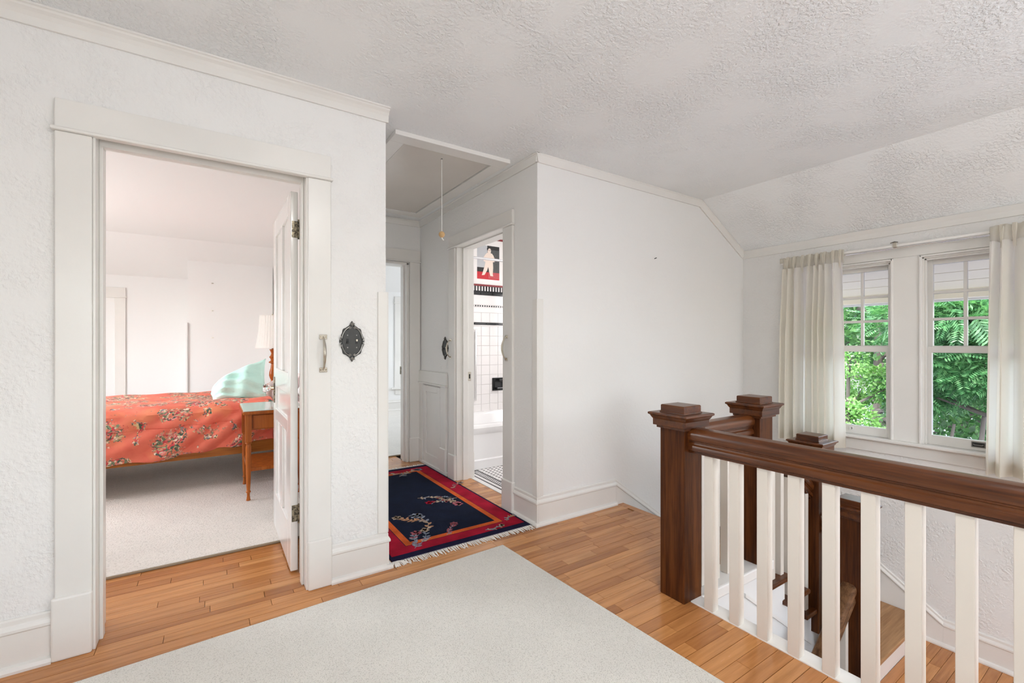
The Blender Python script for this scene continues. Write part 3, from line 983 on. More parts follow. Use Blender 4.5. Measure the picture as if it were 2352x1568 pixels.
def make_window(name, y0, y1, extra):
    """double-hung window in the opening y0..y1, z .49..1.86, glass a little behind the wall plane"""
    e = thing(name, (XW, (y0 + y1) / 2, 0.49), kind='structure')
    z0, z1 = 0.49, 1.86
    # inner frame
    mb = MB()
    for a, b in ((y0, y0 + 0.022), (y1 - 0.022, y1)):
        mb.box(XW - 0.004, XW + 0.13, a, b, z0, z1)
    mb.box(XW - 0.004, XW + 0.13, y0, y1, z1 - 0.022, z1)
    mb.build('frame', M['trim'], e, bevel=0.002)
    mb = MB()
    for a, b in ((y0 + 0.022, y0 + 0.034), (y1 - 0.034, y1 - 0.022)):
        mb.box(XW + 0.004, XW + 0.022, a, b, z0, z1 - 0.022)
    mb.box(XW + 0.004, XW + 0.022, y0 + 0.022, y1 - 0.022, z1 - 0.034, z1 - 0.022)
    mb.build('stop_bead', M['trim'], e, bevel=0.002)
    gy0, gy1 = y0 + 0.054, y1 - 0.054
    # upper sash sits further out
    xa, xb = XW + 0.062, XW + 0.092
    us = MB()
    us.box(xa, xb, y0 + 0.022, gy0, 1.165, z1 - 0.022).box(xa, xb, gy1, y1 - 0.022, 1.165, z1 - 0.022)
    us.box(xa, xb, gy0, gy1, z1 - 0.065, z1 - 0.022).box(xa, xb, gy0, gy1, 1.165, 1.205)
    us = us.build('upper_sash', M['trim'], e, bevel=0.003)
    cols = [gy0 + (gy1 - gy0) * k / 3 for k in range(4)]
    rows = [1.205, 1.398, 1.592, z1 - 0.065]
    for ym in cols[1:3]:
        MB().box(xa + 0.004, xb - 0.002, ym - 0.010, ym + 0.010, 1.205, z1 - 0.065).build('muntin', M['trim'], us, bevel=0.003)
    for r in rows[1:3]:
        MB().box(xa + 0.003, xb - 0.001, gy0, gy1, r - 0.010, r + 0.010).build('muntin', M['trim'], us, bevel=0.003)
    for r0, r1 in zip(rows, rows[1:]):
        for a, b in zip(cols, cols[1:]):
            MB().box(xa + 0.014, xa + 0.017, a, b, r0, r1).build('pane', M['glass'], us)
    xa, xb = XW + 0.026, XW + 0.056
    ls = MB()
    ls.box(xa, xb, y0 + 0.022, gy0 + 0.002, z0, 1.20).box(xa, xb, gy1 - 0.002, y1 - 0.022, z0, 1.20)
    ls.box(xa, xb, gy0, gy1, z0, 0.56).box(xa, xb, gy0, gy1, 1.155, 1.20)
    ls = ls.build('lower_sash', M['trim'], e, bevel=0.003)
    MB().box(xa + 0.014, xa + 0.017, gy0, gy1, 0.56, 1.155).build('pane', M['glass'], ls)
    if extra == 'lift':
        yc = 0.815
        MB().box(xa - 0.006, xa, yc - 0.036, yc + 0.036, 0.513, 0.551).build('sash_lift', M['iron_rim'], ls, bevel=0.002)
        MB().box(xa - 0.008, xa - 0.004, yc - 0.030, yc + 0.030, 0.518, 0.546).build('lift_recess', M['iron'], ls)
        MB().tube([(xa - 0.010, yc + 0.024, 0.534), (xa - 0.014, yc + 0.018, 0.530), (xa - 0.014, yc - 0.018, 0.530), (xa - 0.010, yc - 0.024, 0.534)], 0.0025, 8).build('lift_lip', M['iron_rim'], ls, smooth=True)
    elif extra == 'lock':
        yc = 1.548
        MB().box(xa - 0.012, xa, yc - 0.016, yc + 0.016, 0.515, 0.55).build('sash_lock', M['white'], ls, bevel=0.003)
        MB().tube([(xa - 0.012, yc, 0.541), (xa - 0.018, yc - 0.008, 0.534), (xa - 0.012, yc, 0.526)], 0.002, 6).build('lock_catch', M['black'], ls)
    MB().box(XW + 0.026, XW + 0.19, y0, y1, z0 - 0.03, z0).build('outer_sill', M['trim'], e)
    return e


make_window('window_1', *WIN[0], 'lock')
make_window('window_2', *WIN[1], 'lift')
make_window('window_3', *WIN[2], None)
t = thing('trim_9', kind='structure')
for a, b in ((1.112, 1.268), (1.885, 1.99), (0.39, 0.495)):
    MB().box(XW - 0.020, XW, a, b, 0.49, 1.865).build('casing', M['trim'], t, bevel=0.003)
for a, b in WIN[:2]:
    for q0, q1 in ((a - 0.002, a + 0.012), (b - 0.012, b + 0.002)):
        MB().box(XW - 0.030, XW, q0, q1, 0.49, 1.862).build('edge_bead', M['trim'], t, bevel=0.003)
    MB().box(XW - 0.030, XW, a, b, 1.848, 1.862).build('edge_bead', M['trim'], t, bevel=0.003)
MB().box(XW - 0.020, XW, 0.37, 2.01, 1.865, 1.97).build('header', M['trim'], t, bevel=0.003)
MB().sweep([(0, 0), (0.052, 0), (0.060, -0.006), (0.060, -0.020), (0.045, -0.028), (0.030, -0.030), (0.020, -0.034), (0, -0.034)], (XW, 0.34, 0.492), (XW, 2.075, 0.492), (-1, 0, 0), (0, 0, 1)).build('window_stool', M['trim'], t, bevel=0.002)
MB().box(XW - 0.018, XW, 0.38, 2.0, 0.376, 0.458).build('apron', M['trim'], t, bevel=0.003)
# frames of unseen windows added behind the photographer for the fill lamps
for nme, (a, b) in (('fill_window_4', (-1.25, 0.05)), ('fill_window_5', (2.05, 3.35))):
    mb = MB()
    for q0, q1 in ((a, a + 0.05), (b - 0.05, b), ((a + b) / 2 - 0.02, (a + b) / 2 + 0.02)):
        mb.box(q0, q1, -1.80, -1.71, 0.8, 2.1)
    for z in (0.8, 1.43, 2.05):
        mb.box(a, b, -1.80, -1.71, z, z + 0.05)
    struct(mb.build(nme, M['trim']))

# ------------------------------------------------------------------ curtains
t = thing('curtain_rod', (RODX, 1.3, 1.95), 'white metal curtain rod above the pair of windows', 'curtain rod')
MB().box(RODX - 0.006, RODX + 0.006, 0.30, 2.05, 1.938, 1.957).build('rail', M['white'], t, bevel=0.003)
MB().box(RODX - 0.006, RODX + 0.006, 0.30, 2.05, 1.926, 1.936).build('lower_rail', M['chrome'], t, bevel=0.003)
for y in (0.32, 1.235, 2.04):
    MB().box(RODX, XW, y - 0.008, y + 0.008, 1.94, 1.955).box(RODX - 0.012, RODX - 0.004, y - 0.012, y + 0.012, 1.935, 1.975).build('bracket', M['nickel'], t, bevel=0.002)
MB().tube([(RODX - 0.012, 1.215, 1.97), (RODX - 0.016, 1.235, 1.976), (RODX - 0.012, 1.26, 1.97)], 0.004, 8).build('hook', M['iron_rim'], t, smooth=True)


def make_curtain(name, y0, y1, ztop, zbot, folds, label, seed):
    rng = random.Random(seed)
    e = thing(name, (RODX - 0.02, (y0 + y1) / 2, zbot), label, 'curtain', 'curtains at the landing window')
    NU, NV = folds * 14, 40
    amps = [rng.uniform(0.55, 1.35) for _ in range(folds + 2)]
    phs = [rng.uniform(-0.6, 0.6) for _ in range(folds + 2)]
    head = 0.105

    def surf(u, z, body=True):
        f = (u + 0.055 * math.sin(2 * math.pi * u * 1.5 + seed) * (1 - u) * u * 4) * folds
        f = min(max(f, 0.0), folds - 0.0001)
        i = int(f)
        a = amps[i] * (1 - (f - i)) + amps[i + 1] * (f - i)
        p = phs[i] * (1 - (f - i)) + phs[i + 1] * (f - i)
        tz = (ztop - z) / (ztop - zbot)
        depth = 0.058 * a * min(1.0, 0.30 + 1.8 * tz)
        w = math.sin(2 * math.pi * f + p * tz * 1.5)
        w = math.copysign(abs(w) ** 0.7, w)
        x = RODX - 0.046 + depth * w
        y = y0 + (y1 - y0) * u + 0.012 * math.sin(4 * math.pi * f + p) * min(1, tz * 2)
        y += (tz * 0.02) * (u - 0.5) * 2
        return x, y

    mb = MB()
    vs, fs = [], []
    zs = [ztop - head * 0.95 - (ztop - head - zbot) * (k / NV) for k in range(NV + 1)]
    for z in zs:
        for i in range(NU + 1):
            x, y = surf(i / NU * 0.9999, z)
            vs.append((x, y, z + (0.006 * math.sin(6 * i / NU + seed) if z == zs[-1] else 0)))
    for k in range(NV):
        for i in range(NU):
            q = k * (NU + 1) + i
            fs.append((q, q + 1, q + NU + 2, q + NU + 1))
    mb.add(vs, fs)
    o = mb.build('drape', M['curtain'], e, smooth=True)
    # hem: second layer of cloth at the bottom
    mb = MB()
    vs, fs = [], []
    for z in (zbot + 0.085, zbot + 0.045, zbot + 0.002):
        for i in range(NU + 1):
            x, y = surf(i / NU * 0.9999, z)
            vs.append((x + 0.004, y, z))
    for k in range(2):
        for i in range(NU):
            q = k * (NU + 1) + i
            fs.append((q, q + 1, q + NU + 2, q + NU + 1))
    mb.add(vs, fs)
    mb.build('hem', M['curtain'], e, smooth=True)
    # stiff heading with pinch pleats
    mb = MB()
    vs, fs = [], []
    for z in (ztop, ztop - head * 0.5, ztop - head):
        for i in range(NU + 1):
            x, y = surf(i / NU * 0.9999, ztop - 0.02)
            vs.append((RODX - 0.024 + (x - RODX + 0.040) * 0.5, y, z + 0.004 * math.sin(i * 0.7)))
    for k in range(2):
        for i in range(NU):
            q = k * (NU + 1) + i
            fs.append((q, q + 1, q + NU + 2, q + NU + 1))
    mb.add(vs, fs)
    o = mb.build('heading', M['curtain'], e, smooth=True)
    so = o.modifiers.new('thick', 'SOLIDIFY')
    so.thickness = 0.006
    for k in range(folds):
        yc = y0 + (y1 - y0) * (k + 0.27 + 0.1 * rng.uniform(-1, 1)) / folds
        mb = MB()
        for j in (-1, 0, 1):
            yy = yc + j * 0.007
            mb.tube([(RODX - 0.034, yy, ztop + 0.004), (RODX - 0.046, yy, ztop - 0.03), (RODX - 0.050, yc + j * 0.005, ztop - 0.07), (RODX - 0.044, yc + j * 0.003, ztop - head), (RODX - 0.036, yc + j * 0.006, ztop - head - 0.04)], [0.004, 0.0045, 0.0045, 0.0035, 0.002], 7)
        mb.build('pinch_pleat', M['curtain'], e, smooth=True)
    return e


make_curtain('curtain', 1.558, 2.015, 1.972, 0.385, 8, 'cream pleated curtain at the window nearer the room corner', 3)
make_curtain('curtain', 0.285, 0.735, 1.978, 0.372, 7, 'cream pleated curtain at the window farther from the room corner', 9)

# ------------------------------------------------------------------ stair: newels, rails, balusters
NEWEL_CAP = [(0.0675, -0.075), (0.080, -0.073), (0.080, -0.062), (0.0925, -0.060), (0.0925, -0.030), (0.097, -0.024), (0.103, -0.012), (0.110, -0.008), (0.110, 0.0), (0.104, 0.003)]


def newel(x, y, zb, zt, label):
    """square newel centred x, y; zt = height of the top of the cap slab"""
    e = thing('newel_post', (x, y, zb), label, 'newel post', 'newel posts of the stair')
    MB().box(x - 0.0675, x + 0.0675, y - 0.0675, y + 0.0675, zb, zt - 0.070).build('shaft', M['dark'], e, bevel=0.003)
    MB().square(NEWEL_CAP, (x, y, zt)).build('cap', M['dark_x'], e, bevel=0.0015)
    MB().square([(0.070, 0.0), (0.070, 0.007), (0.066, 0.009), (0.066, 0.036), (0.063, 0.040)], (x, y, zt)).build('top_block', M['dark_y'], e, bevel=0.0015)
    return e


NX1, NY1 = 1.9045, 1.386
newel(NX1, NY1, 0.0, 0.884, 'dark wooden newel post on the landing, at the end of the long handrail')
newel(2.5675, 1.3845, 0.0, 0.884, 'dark wooden newel post at the head of the stair, second from the landing corner')
newel(3.2675, 1.3845, -0.62, 0.590, 'lower dark newel post under the curtains, its cap just above the long handrail')
newel(3.2675, 1.1555, LOWZ, 0.238, 'lowest dark newel post, seen between balusters at the lower landing')

RAIL = [(0.0, 0.0), (0.026, 0.0), (0.026, 0.010), (0.036, 0.014), (0.037, 0.022), (0.034, 0.036), (0.028, 0.042), (0.027, 0.050), (0.031, 0.053), (0.031, 0.058), (0.038, 0.062), (0.041, 0.074), (0.042, 0.086), (0.039, 0.100), (0.033, 0.110), (0.027, 0.1155), (0.0, 0.119)]
RAIL = RAIL + [(-a, b) for a, b in RAIL[-2:0:-1]]
RZ = 0.707


def baluster(e, x, y, z0, z1, w=0.043, m=None):
    MB().box(x - w / 2, x + w / 2, y - w / 2, y + w / 2, z0, z1).build('baluster', m or M['baluster'], e, bevel=0.002)


e = thing('stair_railing', (NX1, 0, 0), 'long level landing railing with dark moulded handrail and white square balusters', 'railing', 'stair railings')
MB().sweep(RAIL, (NX1, NY1 - 0.0675, RZ), (NX1, -1.7, RZ), (1, 0, 0), (0, 0, 1)).build('handrail', M['dark_y'], e, smooth=True)
for k in range(18):
    baluster(e, 1.886 + 0.0215, 1.205 - 0.1205 * k + 0.0215, 0.004, RZ + 0.004)
MB().box(1.886, 1.965, -1.7, NY1 - 0.0675, -0.03, 0.005).build('base_plate', M['white'], e, bevel=0.002)
# cross rail between first and second newel
e = thing('stair_railing', (2.24, NY1, 0), 'short level railing between the two tallest newel posts', 'railing', 'stair railings')
MB().sweep(RAIL, (NX1 + 0.0675, NY1, RZ), (2.50, NY1, RZ), (0, 1, 0), (0, 0, 1)).build('handrail', M['dark_x'], e, smooth=True)
for k in range(4):
    baluster(e, 2.065 + 0.113 * k, NY1, 0.004, RZ + 0.004)
MB().box(1.966, 2.645, 1.312, 1.455, -0.055, 0.003).build('base_plate', M['white'], e, bevel=0.008)
# raking rail from second to third newel
r_sl = 0.155 / 0.235
e = thing('stair_railing', (2.9, NY1, 0), 'sloping railing over the upper steps, under the curtains', 'railing', 'stair railings')
zr = 0.60
MB().sweep(RAIL, (2.635, NY1, zr), (3.20, NY1, zr - 0.565 * r_sl), (0, 1, 0), (0, 0, 1)).build('handrail', M['dark_x'], e, smooth=True)
for k, (xb, zb) in enumerate(((2.73, -0.155), (2.83, -0.155), (2.935, -0.31), (3.04, -0.31), (3.14, -0.465))):
    baluster(e, xb, NY1 - 0.01, zb, zr - (xb - 2.635) * r_sl + 0.004, 0.036)
# short rail third to fourth newel
MB().sweep(RAIL, (3.2675, NY1 - 0.0675, 0.02), (3.2675, 1.223, -0.05), (1, 0, 0), (0, 0, 1)).build('short_handrail', M['dark_y'], e, smooth=True)
# rail of the lower flight, dropping towards the camera side
e = thing('stair_railing', (2.6, 1.1555, LOWZ), 'lowest sloping railing falling away below the landing', 'railing', 'stair railings')
zr = -0.34
MB().sweep(RAIL, (3.20, 1.1555, zr), (1.98, 1.1555, zr - 1.22 * 0.72), (0, 1, 0), (0, 0, 1)).build('handrail', M['dusty'], e, smooth=True)
for k in range(9):
    xb = 3.13 - 0.125 * k
    zt = zr - (3.20 - xb) * 0.72
    baluster(e, xb, 1.1555, zt - 0.62, zt + 0.004, 0.036)

# steps: flight 1 goes down along +x beside the far wall
st = thing('staircase', (3.2, 1.9, -0.3), 'stair turning down beside the window wall, dark tread ends, one worn oak step', 'stairs')
RI = 0.155
noses = [2.645, 2.88, 3.115]
TR = [(0, 0), (0, -0.027), (-0.008, -0.030), (0, -0.027)]


def tread_x(nose, back, z, y0, y1, m):
    MB().box(back, nose, y0, y1, z - 0.028, z).build('tread', m, st, bevel=0.008, seg=3)


tread_x(2.88, 2.60, -RI, 1.325, YW - 0.014, M['dark_x'])
tread_x(3.115, 2.835, -2 * RI, 1.325, YW - 0.014, M['dark_x'])
for x, z0, z1 in ((2.605, -RI, -0.03), (2.845, -2 * RI, -RI - 0.028), (3.08, -3 * RI, -2 * RI - 0.028)):
    MB().box(x, x + 0.016, 1.36, YW - 0.014, z0, z1).build('riser', M['white'], st)
# quarter landing and the winder below it
MB().box(3.07, XW - 0.015, 1.56, YW - 0.014, -3 * RI - 0.028, -3 * RI).box(3.07, 3.335, 1.325, 1.56, -3 * RI - 0.028, -3 * RI).build('quarter_landing', M['dark_x'], st, bevel=0.004)
MB().box(3.335, XW - 0.015, 1.352, 1.60, -4 * RI - 0.028, -4 * RI).build('tread', M['dusty'], st, bevel=0.008, seg=3)
MB().box(3.335, XW - 0.015, 1.085, 1.385, -0.765 - 0.028, -0.765).build('tread', M['oak_x'], st, bevel=0.008, seg=3)
MB().box(3.335, XW - 0.015, 1.575, 1.59, -4 * RI, -3 * RI - 0.028).build('riser', M['white'], st)
MB().box(3.335, XW - 0.015, 1.372, 1.387, -0.765, -4 * RI - 0.028).build('riser', M['white'], st)
MB().box(3.335, XW - 0.015, 1.105, 1.12, LOWZ, -0.765 - 0.026).build('riser', M['white'], st)
# closed side under flight 1: a stringer, and the wall of the well below the cross rail
mb = MB().extrude([(1.965, 1.36, -0.05), (2.61, 1.36, -0.05), (2.61, 1.36, -RI - 0.028), (2.845, 1.36, -RI - 0.028), (2.845, 1.36, -2 * RI - 0.028), (3.08, 1.36, -2 * RI - 0.028), (3.08, 1.36, -3 * RI - 0.028), (3.335, 1.36, -3 * RI - 0.028), (3.335, 1.36, -2.5), (1.965, 1.36, -2.5)], (0, 0.045, 0))
mb.build('closed_side', M['wall_smooth'], st)
mb = MB().sweep([(0, 0), (0.010, 0), (0.010, 0.02), (0, 0.02)], (2.42, 1.36, -0.16), (3.19, 1.36, -0.70), (0, -1, 0), (0, 0, 1))
mb.build('stringer_edge', M['white'], st)
struct(MB().box(1.9, 1.965, -1.69, 1.36, -2.5, -0.03).build('wall_well_side', M['wall_smooth']))
for a, b in (((2.87), -RI), (3.105, -2 * RI)):
    pass
MB().box(3.335, 3.36, 1.12, 1.60, -2.4, -0.65).build('skirt', M['white'], st)
# flight 3: down under the landing, towards -x
for k in range(5):
    xn = 3.20 - 0.215 * k
    MB().box(max(xn - 0.24, 1.97), xn, 0.2, 1.20, LOWZ - RI * (k + 1) - 0.028, LOWZ - RI * (k + 1)).build('tread', M['dusty'], st, bevel=0.006)
    MB().box(xn - 0.004, xn + 0.012, 0.2, 1.20, LOWZ - RI * (k + 1), LOWZ - RI * k - 0.028).build('riser', M['white'], st)
lf = struct(MB().box(3.19, XW, -1.7, 1.10, LOWZ - 0.2, LOWZ - 0.018).box(1.9, 3.19, -1.7, 0.2, LOWZ - 0.2, LOWZ - 0.018).build('floor_lower', M['subfloor']))
cutl = lambda a, b, ya, yb: ([(max(a, 3.195), b)] if (ya + yb) / 2 > 0.2 and b - max(a, 3.195) > 0.02 else ([] if (ya + yb) / 2 > 0.2 else [(a, b)]))
n4 = planks(lf, 1.97, XW - 0.002, -1.6, 1.104, LOWZ, cutl, lambda a, b, ya, yb: b > 3.3, limit=120, rng=random.Random(21))
struct(MB().box(0.5, 4.5, -1.84, 2.6, -2.75, -2.6).build('floor_under_stair', M['subfloor']))
struct(MB().box(0.4, 0.5, -1.84, 2.6, -2.75, -0.25).build('wall_under_stair', M['wall_smooth']))

mb = MB().box(3.2860, 3.3140, 1.301, 1.317, 0.17, 0.33)
mb = MB()
mb.box(3.288, 3.330, 1.303, 1.317, -0.13, 0.02)
e = thing('latch_plate', (3.309, 1.31, -0.05), 'small black metal latch on the side of the third newel post', 'latch')
mb.build('plate', M['black'], e, bevel=0.003)
MB().lathe([(0.0, 0), (0.007, 0.0), (0.007, 0.004), (0.0, 0.005)], (3.309, 1.308, 0.0), 10).build('screw', M['nickel'], e)

# ------------------------------------------------------------------ carpets and rug
cc = MB()
CU = Vector((-math.cos(CANG), -math.sin(CANG), 0))
CV = Vector((math.sin(CANG), -math.cos(CANG), 0))
P0 = Vector((1.458, 2.300, 0))
poly = [P0, P0 + CU * 2.9, P0 + CU * 2.9 + CV * 3.4, P0 + CV * 3.4]
area_rug = cc.extrude([p + Vector((0, 0, 0.0005)) for p in poly], (0, 0, 0.0135)).build('carpet', M['carpet'], bevel=0.005, seg=3, origin=(0.3, 0.6, 0))
tag(area_rug, 'large plain cream carpet on the landing floor', 'carpet')
o = thing('carpet', (-0.9, 5.3, 0), 'beige bedroom carpet running under the bed, bound at the doorway', 'carpet')
MB().box(-2.5, 0.71, 3.115, 4.62, 0.0, 0.013).box(-2.5, BX, 4.62, 7.52, 0.0, 0.013).build('pile', M['carpet2'], o, bevel=0.003)
MB().box(-2.5, 0.71, 3.103, 3.116, 0.0, 0.012).build('binding', M['carpet_edge'], o, bevel=0.003)
o = thing('carpet', (2.6, 6.4, 0), 'off-white carpet of the back room beyond the hall', 'carpet')
MB().box(0.95, 4.4, 4.80, 8.0, 0.0, 0.013).build('pile', M['carpet'], o, bevel=0.003)
MB().box(0.95, 4.4, 4.79, 4.80, 0.0, 0.011).build('binding', M['carpet_edge'], o)

rug = thing('runner_rug', (1.31, 3.36, 0), 'navy runner rug with crimson and orange borders and floral sprigs in the hall', 'rug')
x0, x1, y0, y1 = RUG
Z0 = 0.0005


def rugrect(name, a, b, c_, d_, zt, m, par=rug):
    return MB().box(a, b, c_, d_, Z0, zt).build(name, m, par, bevel=0.0015)


rugrect('edge_band', x0, x1, y0, y1, 0.0080, M['rug_edge'])
rugrect('crimson_border', x0 + 0.016, x1 - 0.016, y0 + 0.065, y1 - 0.065, 0.0092, M['rug_red'])
rugrect('dark_line', x0 + 0.128, x1 - 0.128, y0 + 0.150, y1 - 0.150, 0.0096, M['rug_edge'])
rugrect('orange_border', x0 + 0.132, x1 - 0.132, y0 + 0.154, y1 - 0.154, 0.0100, M['rug_orange'])
rugrect('dark_line', x0 + 0.172, x1 - 0.172, y0 + 0.194, y1 - 0.194, 0.0104, M['rug_edge'])
rugrect('navy_field', x0 + 0.176, x1 - 0.176, y0 + 0.198, y1 - 0.198, 0.0108, M['rug_navy'])


def sprig(cx, cy, ang, size, mats, seed, petals=True):
    rng = random.Random(seed)
    zt = 0.0118
    leaves = {k: MB() for k in mats}

    def leafshape(mb, px_, py_, a, l, w):
        ca, sa = math.cos(a), math.sin(a)
        pts = []
        for u, v in ((0, 0), (0.3, 0.8), (0.7, 0.8), (1, 0), (0.7, -0.8), (0.3, -0.8)):
            xx, yy = u * l, v * w / 2
            pts.append((px_ + xx * ca - yy * sa, py_ + xx * sa + yy * ca, 0.0095))
        mb.extrude(pts, (0, 0, zt - 0.0095))
    stem = []
    x_, y_, a = cx, cy, ang
    for i in range(9):
        stem.append((x_, y_, 0.0112))
        a += rng.uniform(-0.45, 0.45)
        x_ += math.cos(a) * size / 8
        y_ += math.sin(a) * size / 8
        kk = mats[rng.randrange(len(mats))]
        for s in (-1, 1):
            if rng.random() < 0.8:
                leafshape(leaves[kk], x_, y_, a + s * rng.uniform(0.5, 1.2), size * rng.uniform(0.13, 0.22), size * 0.085)
    MB().tube(stem, 0.0022, 6).build('sprig_stem', M[mats[0]], rug)
    if petals:
        kk = mats[-1]
        for p in range(6):
            leafshape(leaves[kk], x_, y_, p * math.pi / 3 + ang, size * 0.19, size * 0.14)
    for kk, mb in leaves.items():
        if mb.v:
            mb.build('sprig', M[kk], rug)['kind'] = 'stuff'


sprig(1.16, 2.74, 1.6, 0.27, ['rug_cream', 'rug_tan', 'rug_blue'], 1)
sprig(1.22, 2.90, 2.6, 0.20, ['rug_tan', 'rug_cream'], 21)
sprig(1.00, 2.55, 0.4, 0.20, ['rug_blue', 'rug_pink'], 22)
sprig(1.60, 3.20, 2.5, 0.20, ['rug_cream', 'rug_blue', 'rug_red'], 23)
sprig(1.55, 4.05, 2.9, 0.30, ['rug_cream', 'rug_pink', 'rug_blue'], 24)
sprig(1.34, 3.36, -0.2, 0.20, ['rug_cream', 'rug_blue'], 25)
sprig(1.24, 2.62, 0.2, 0.16, ['rug_blue', 'rug_pink'], 2)
sprig(1.06, 2.60, 0.6, 0.17, ['rug_blue', 'rug_cream'], 12)
sprig(1.46, 3.30, -0.5, 0.22, ['rug_cream', 'rug_pink'], 3)
sprig(1.55, 3.12, 1.7, 0.16, ['rug_cream', 'rug_red'], 4)
sprig(1.42, 4.0, 0.4, 0.24, ['rug_cream', 'rug_pink', 'rug_blue'], 5)
sprig(1.02, 3.14, 2.2, 0.22, ['rug_tan', 'rug_cream'], 6)
sprig(1.12, 3.52, 2.6, 0.22, ['rug_tan', 'rug_orange'], 7)
sprig(1.68, 2.60, 1.2, 0.13, ['rug_tan', 'rug_blue'], 8)
sprig(1.48, 2.545, 0.0, 0.12, ['rug_blue', 'rug_cream'], 9)
sprig(1.70, 3.42, 1.7, 0.16, ['rug_pink', 'rug_cream'], 10)
for (yy, sgn) in ((y0, -1), (y1, 1)):
    rng = random.Random(31)
    mb = MB()
    n = 110
    for i in range(n):
        xx = x0 + 0.008 + (x1 - x0 - 0.016) * i / (n - 1)
        L = rng.uniform(0.040, 0.062)
        dx = rng.uniform(-0.012, 0.012)
        mb.tube([(xx, yy - sgn * 0.004, 0.006), (xx + dx * 0.3, yy + sgn * L * 0.4, 0.0048), (xx + dx, yy + sgn * L, 0.0036)], [0.0036, 0.0030, 0.0024], 5)
    f_ = mb.build('fringe', M['fringe'], rug)
    f_['kind'] = 'stuff'
mb = MB()
rng = random.Random(2)
for i in range(16):
    a = rng.uniform(3.6, 5.6)
    bx, by = x0 + 0.005 + rng.uniform(0, 0.025), y0 + 0.002
    mb.tube([(bx, by, 0.007), (bx + 0.03 * math.cos(a), by + 0.03 * math.sin(a), 0.012), (bx + 0.062 * math.cos(a), by + 0.058 * math.sin(a), 0.004)], [0.004, 0.0035, 0.0025], 5)
mb.build('corner_tassel', M['fringe'], rug)['kind'] = 'stuff'

# ------------------------------------------------------------------ attic hatch with pull cord
h = thing('attic_hatch', (1.32, 3.44, CZ), 'white framed attic hatch in the hall ceiling', 'hatch')
HX0, HX1, HY0, HY1 = 0.908, 1.725, 2.625, 4.252
HZ = 2.468
for a, b, c_, d_ in ((HX0, HX1, HY0, HY0 + 0.108), (HX0, HX1, HY1 - 0.108, HY1), (HX0, HX0 + 0.092, HY0 + 0.108, HY1 - 0.108), (HX1 - 0.092, HX1, HY0 + 0.108, HY1 - 0.108)):
    MB().box(a, b, c_, d_, HZ, CZ).build('frame_board', M['trim'], h, bevel=0.002)
MB().box(HX0 + 0.098, HX1 - 0.098, HY0 + 0.114, HY1 - 0.114, HZ + 0.008, CZ).build('panel', M['hatch_panel'], h, bevel=0.002)
MB().box(HX0 + 0.08, HX1 - 0.08, HY0 + 0.1, HY1 - 0.1, CZ - 0.004, CZ + 0.001).build('gap', M['black_matt'], h)
pc = MB().tube([(1.302, 2.83, HZ + 0.008), (1.302, 2.83, 1.95)], 0.0024, 6).build('pull_cord', M['cord'], h)
pc['label'] = 'thin white pull cord with a small wooden ball'
MB().lathe([(0.002, -0.022), (0.012, -0.018), (0.019, -0.009), (0.021, 0.0), (0.019, 0.010), (0.012, 0.018), (0.002, 0.022)], (1.302, 2.83, 1.962), 16).build('wooden_ball', M['ball'], pc, smooth=True)
MB().tube([(1.302, 2.83, 1.942), (1.305, 2.827, 1.930), (1.313, 2.822, 1.922)], [0.004, 0.005, 0.003], 7).build('knot', M['cord'], pc)
MB().lathe([(0.006, 0.0), (0.006, 0.003)], (1.302, 2.83, HZ + 0.0055), 8).build('cord_hole', M['black'], h)


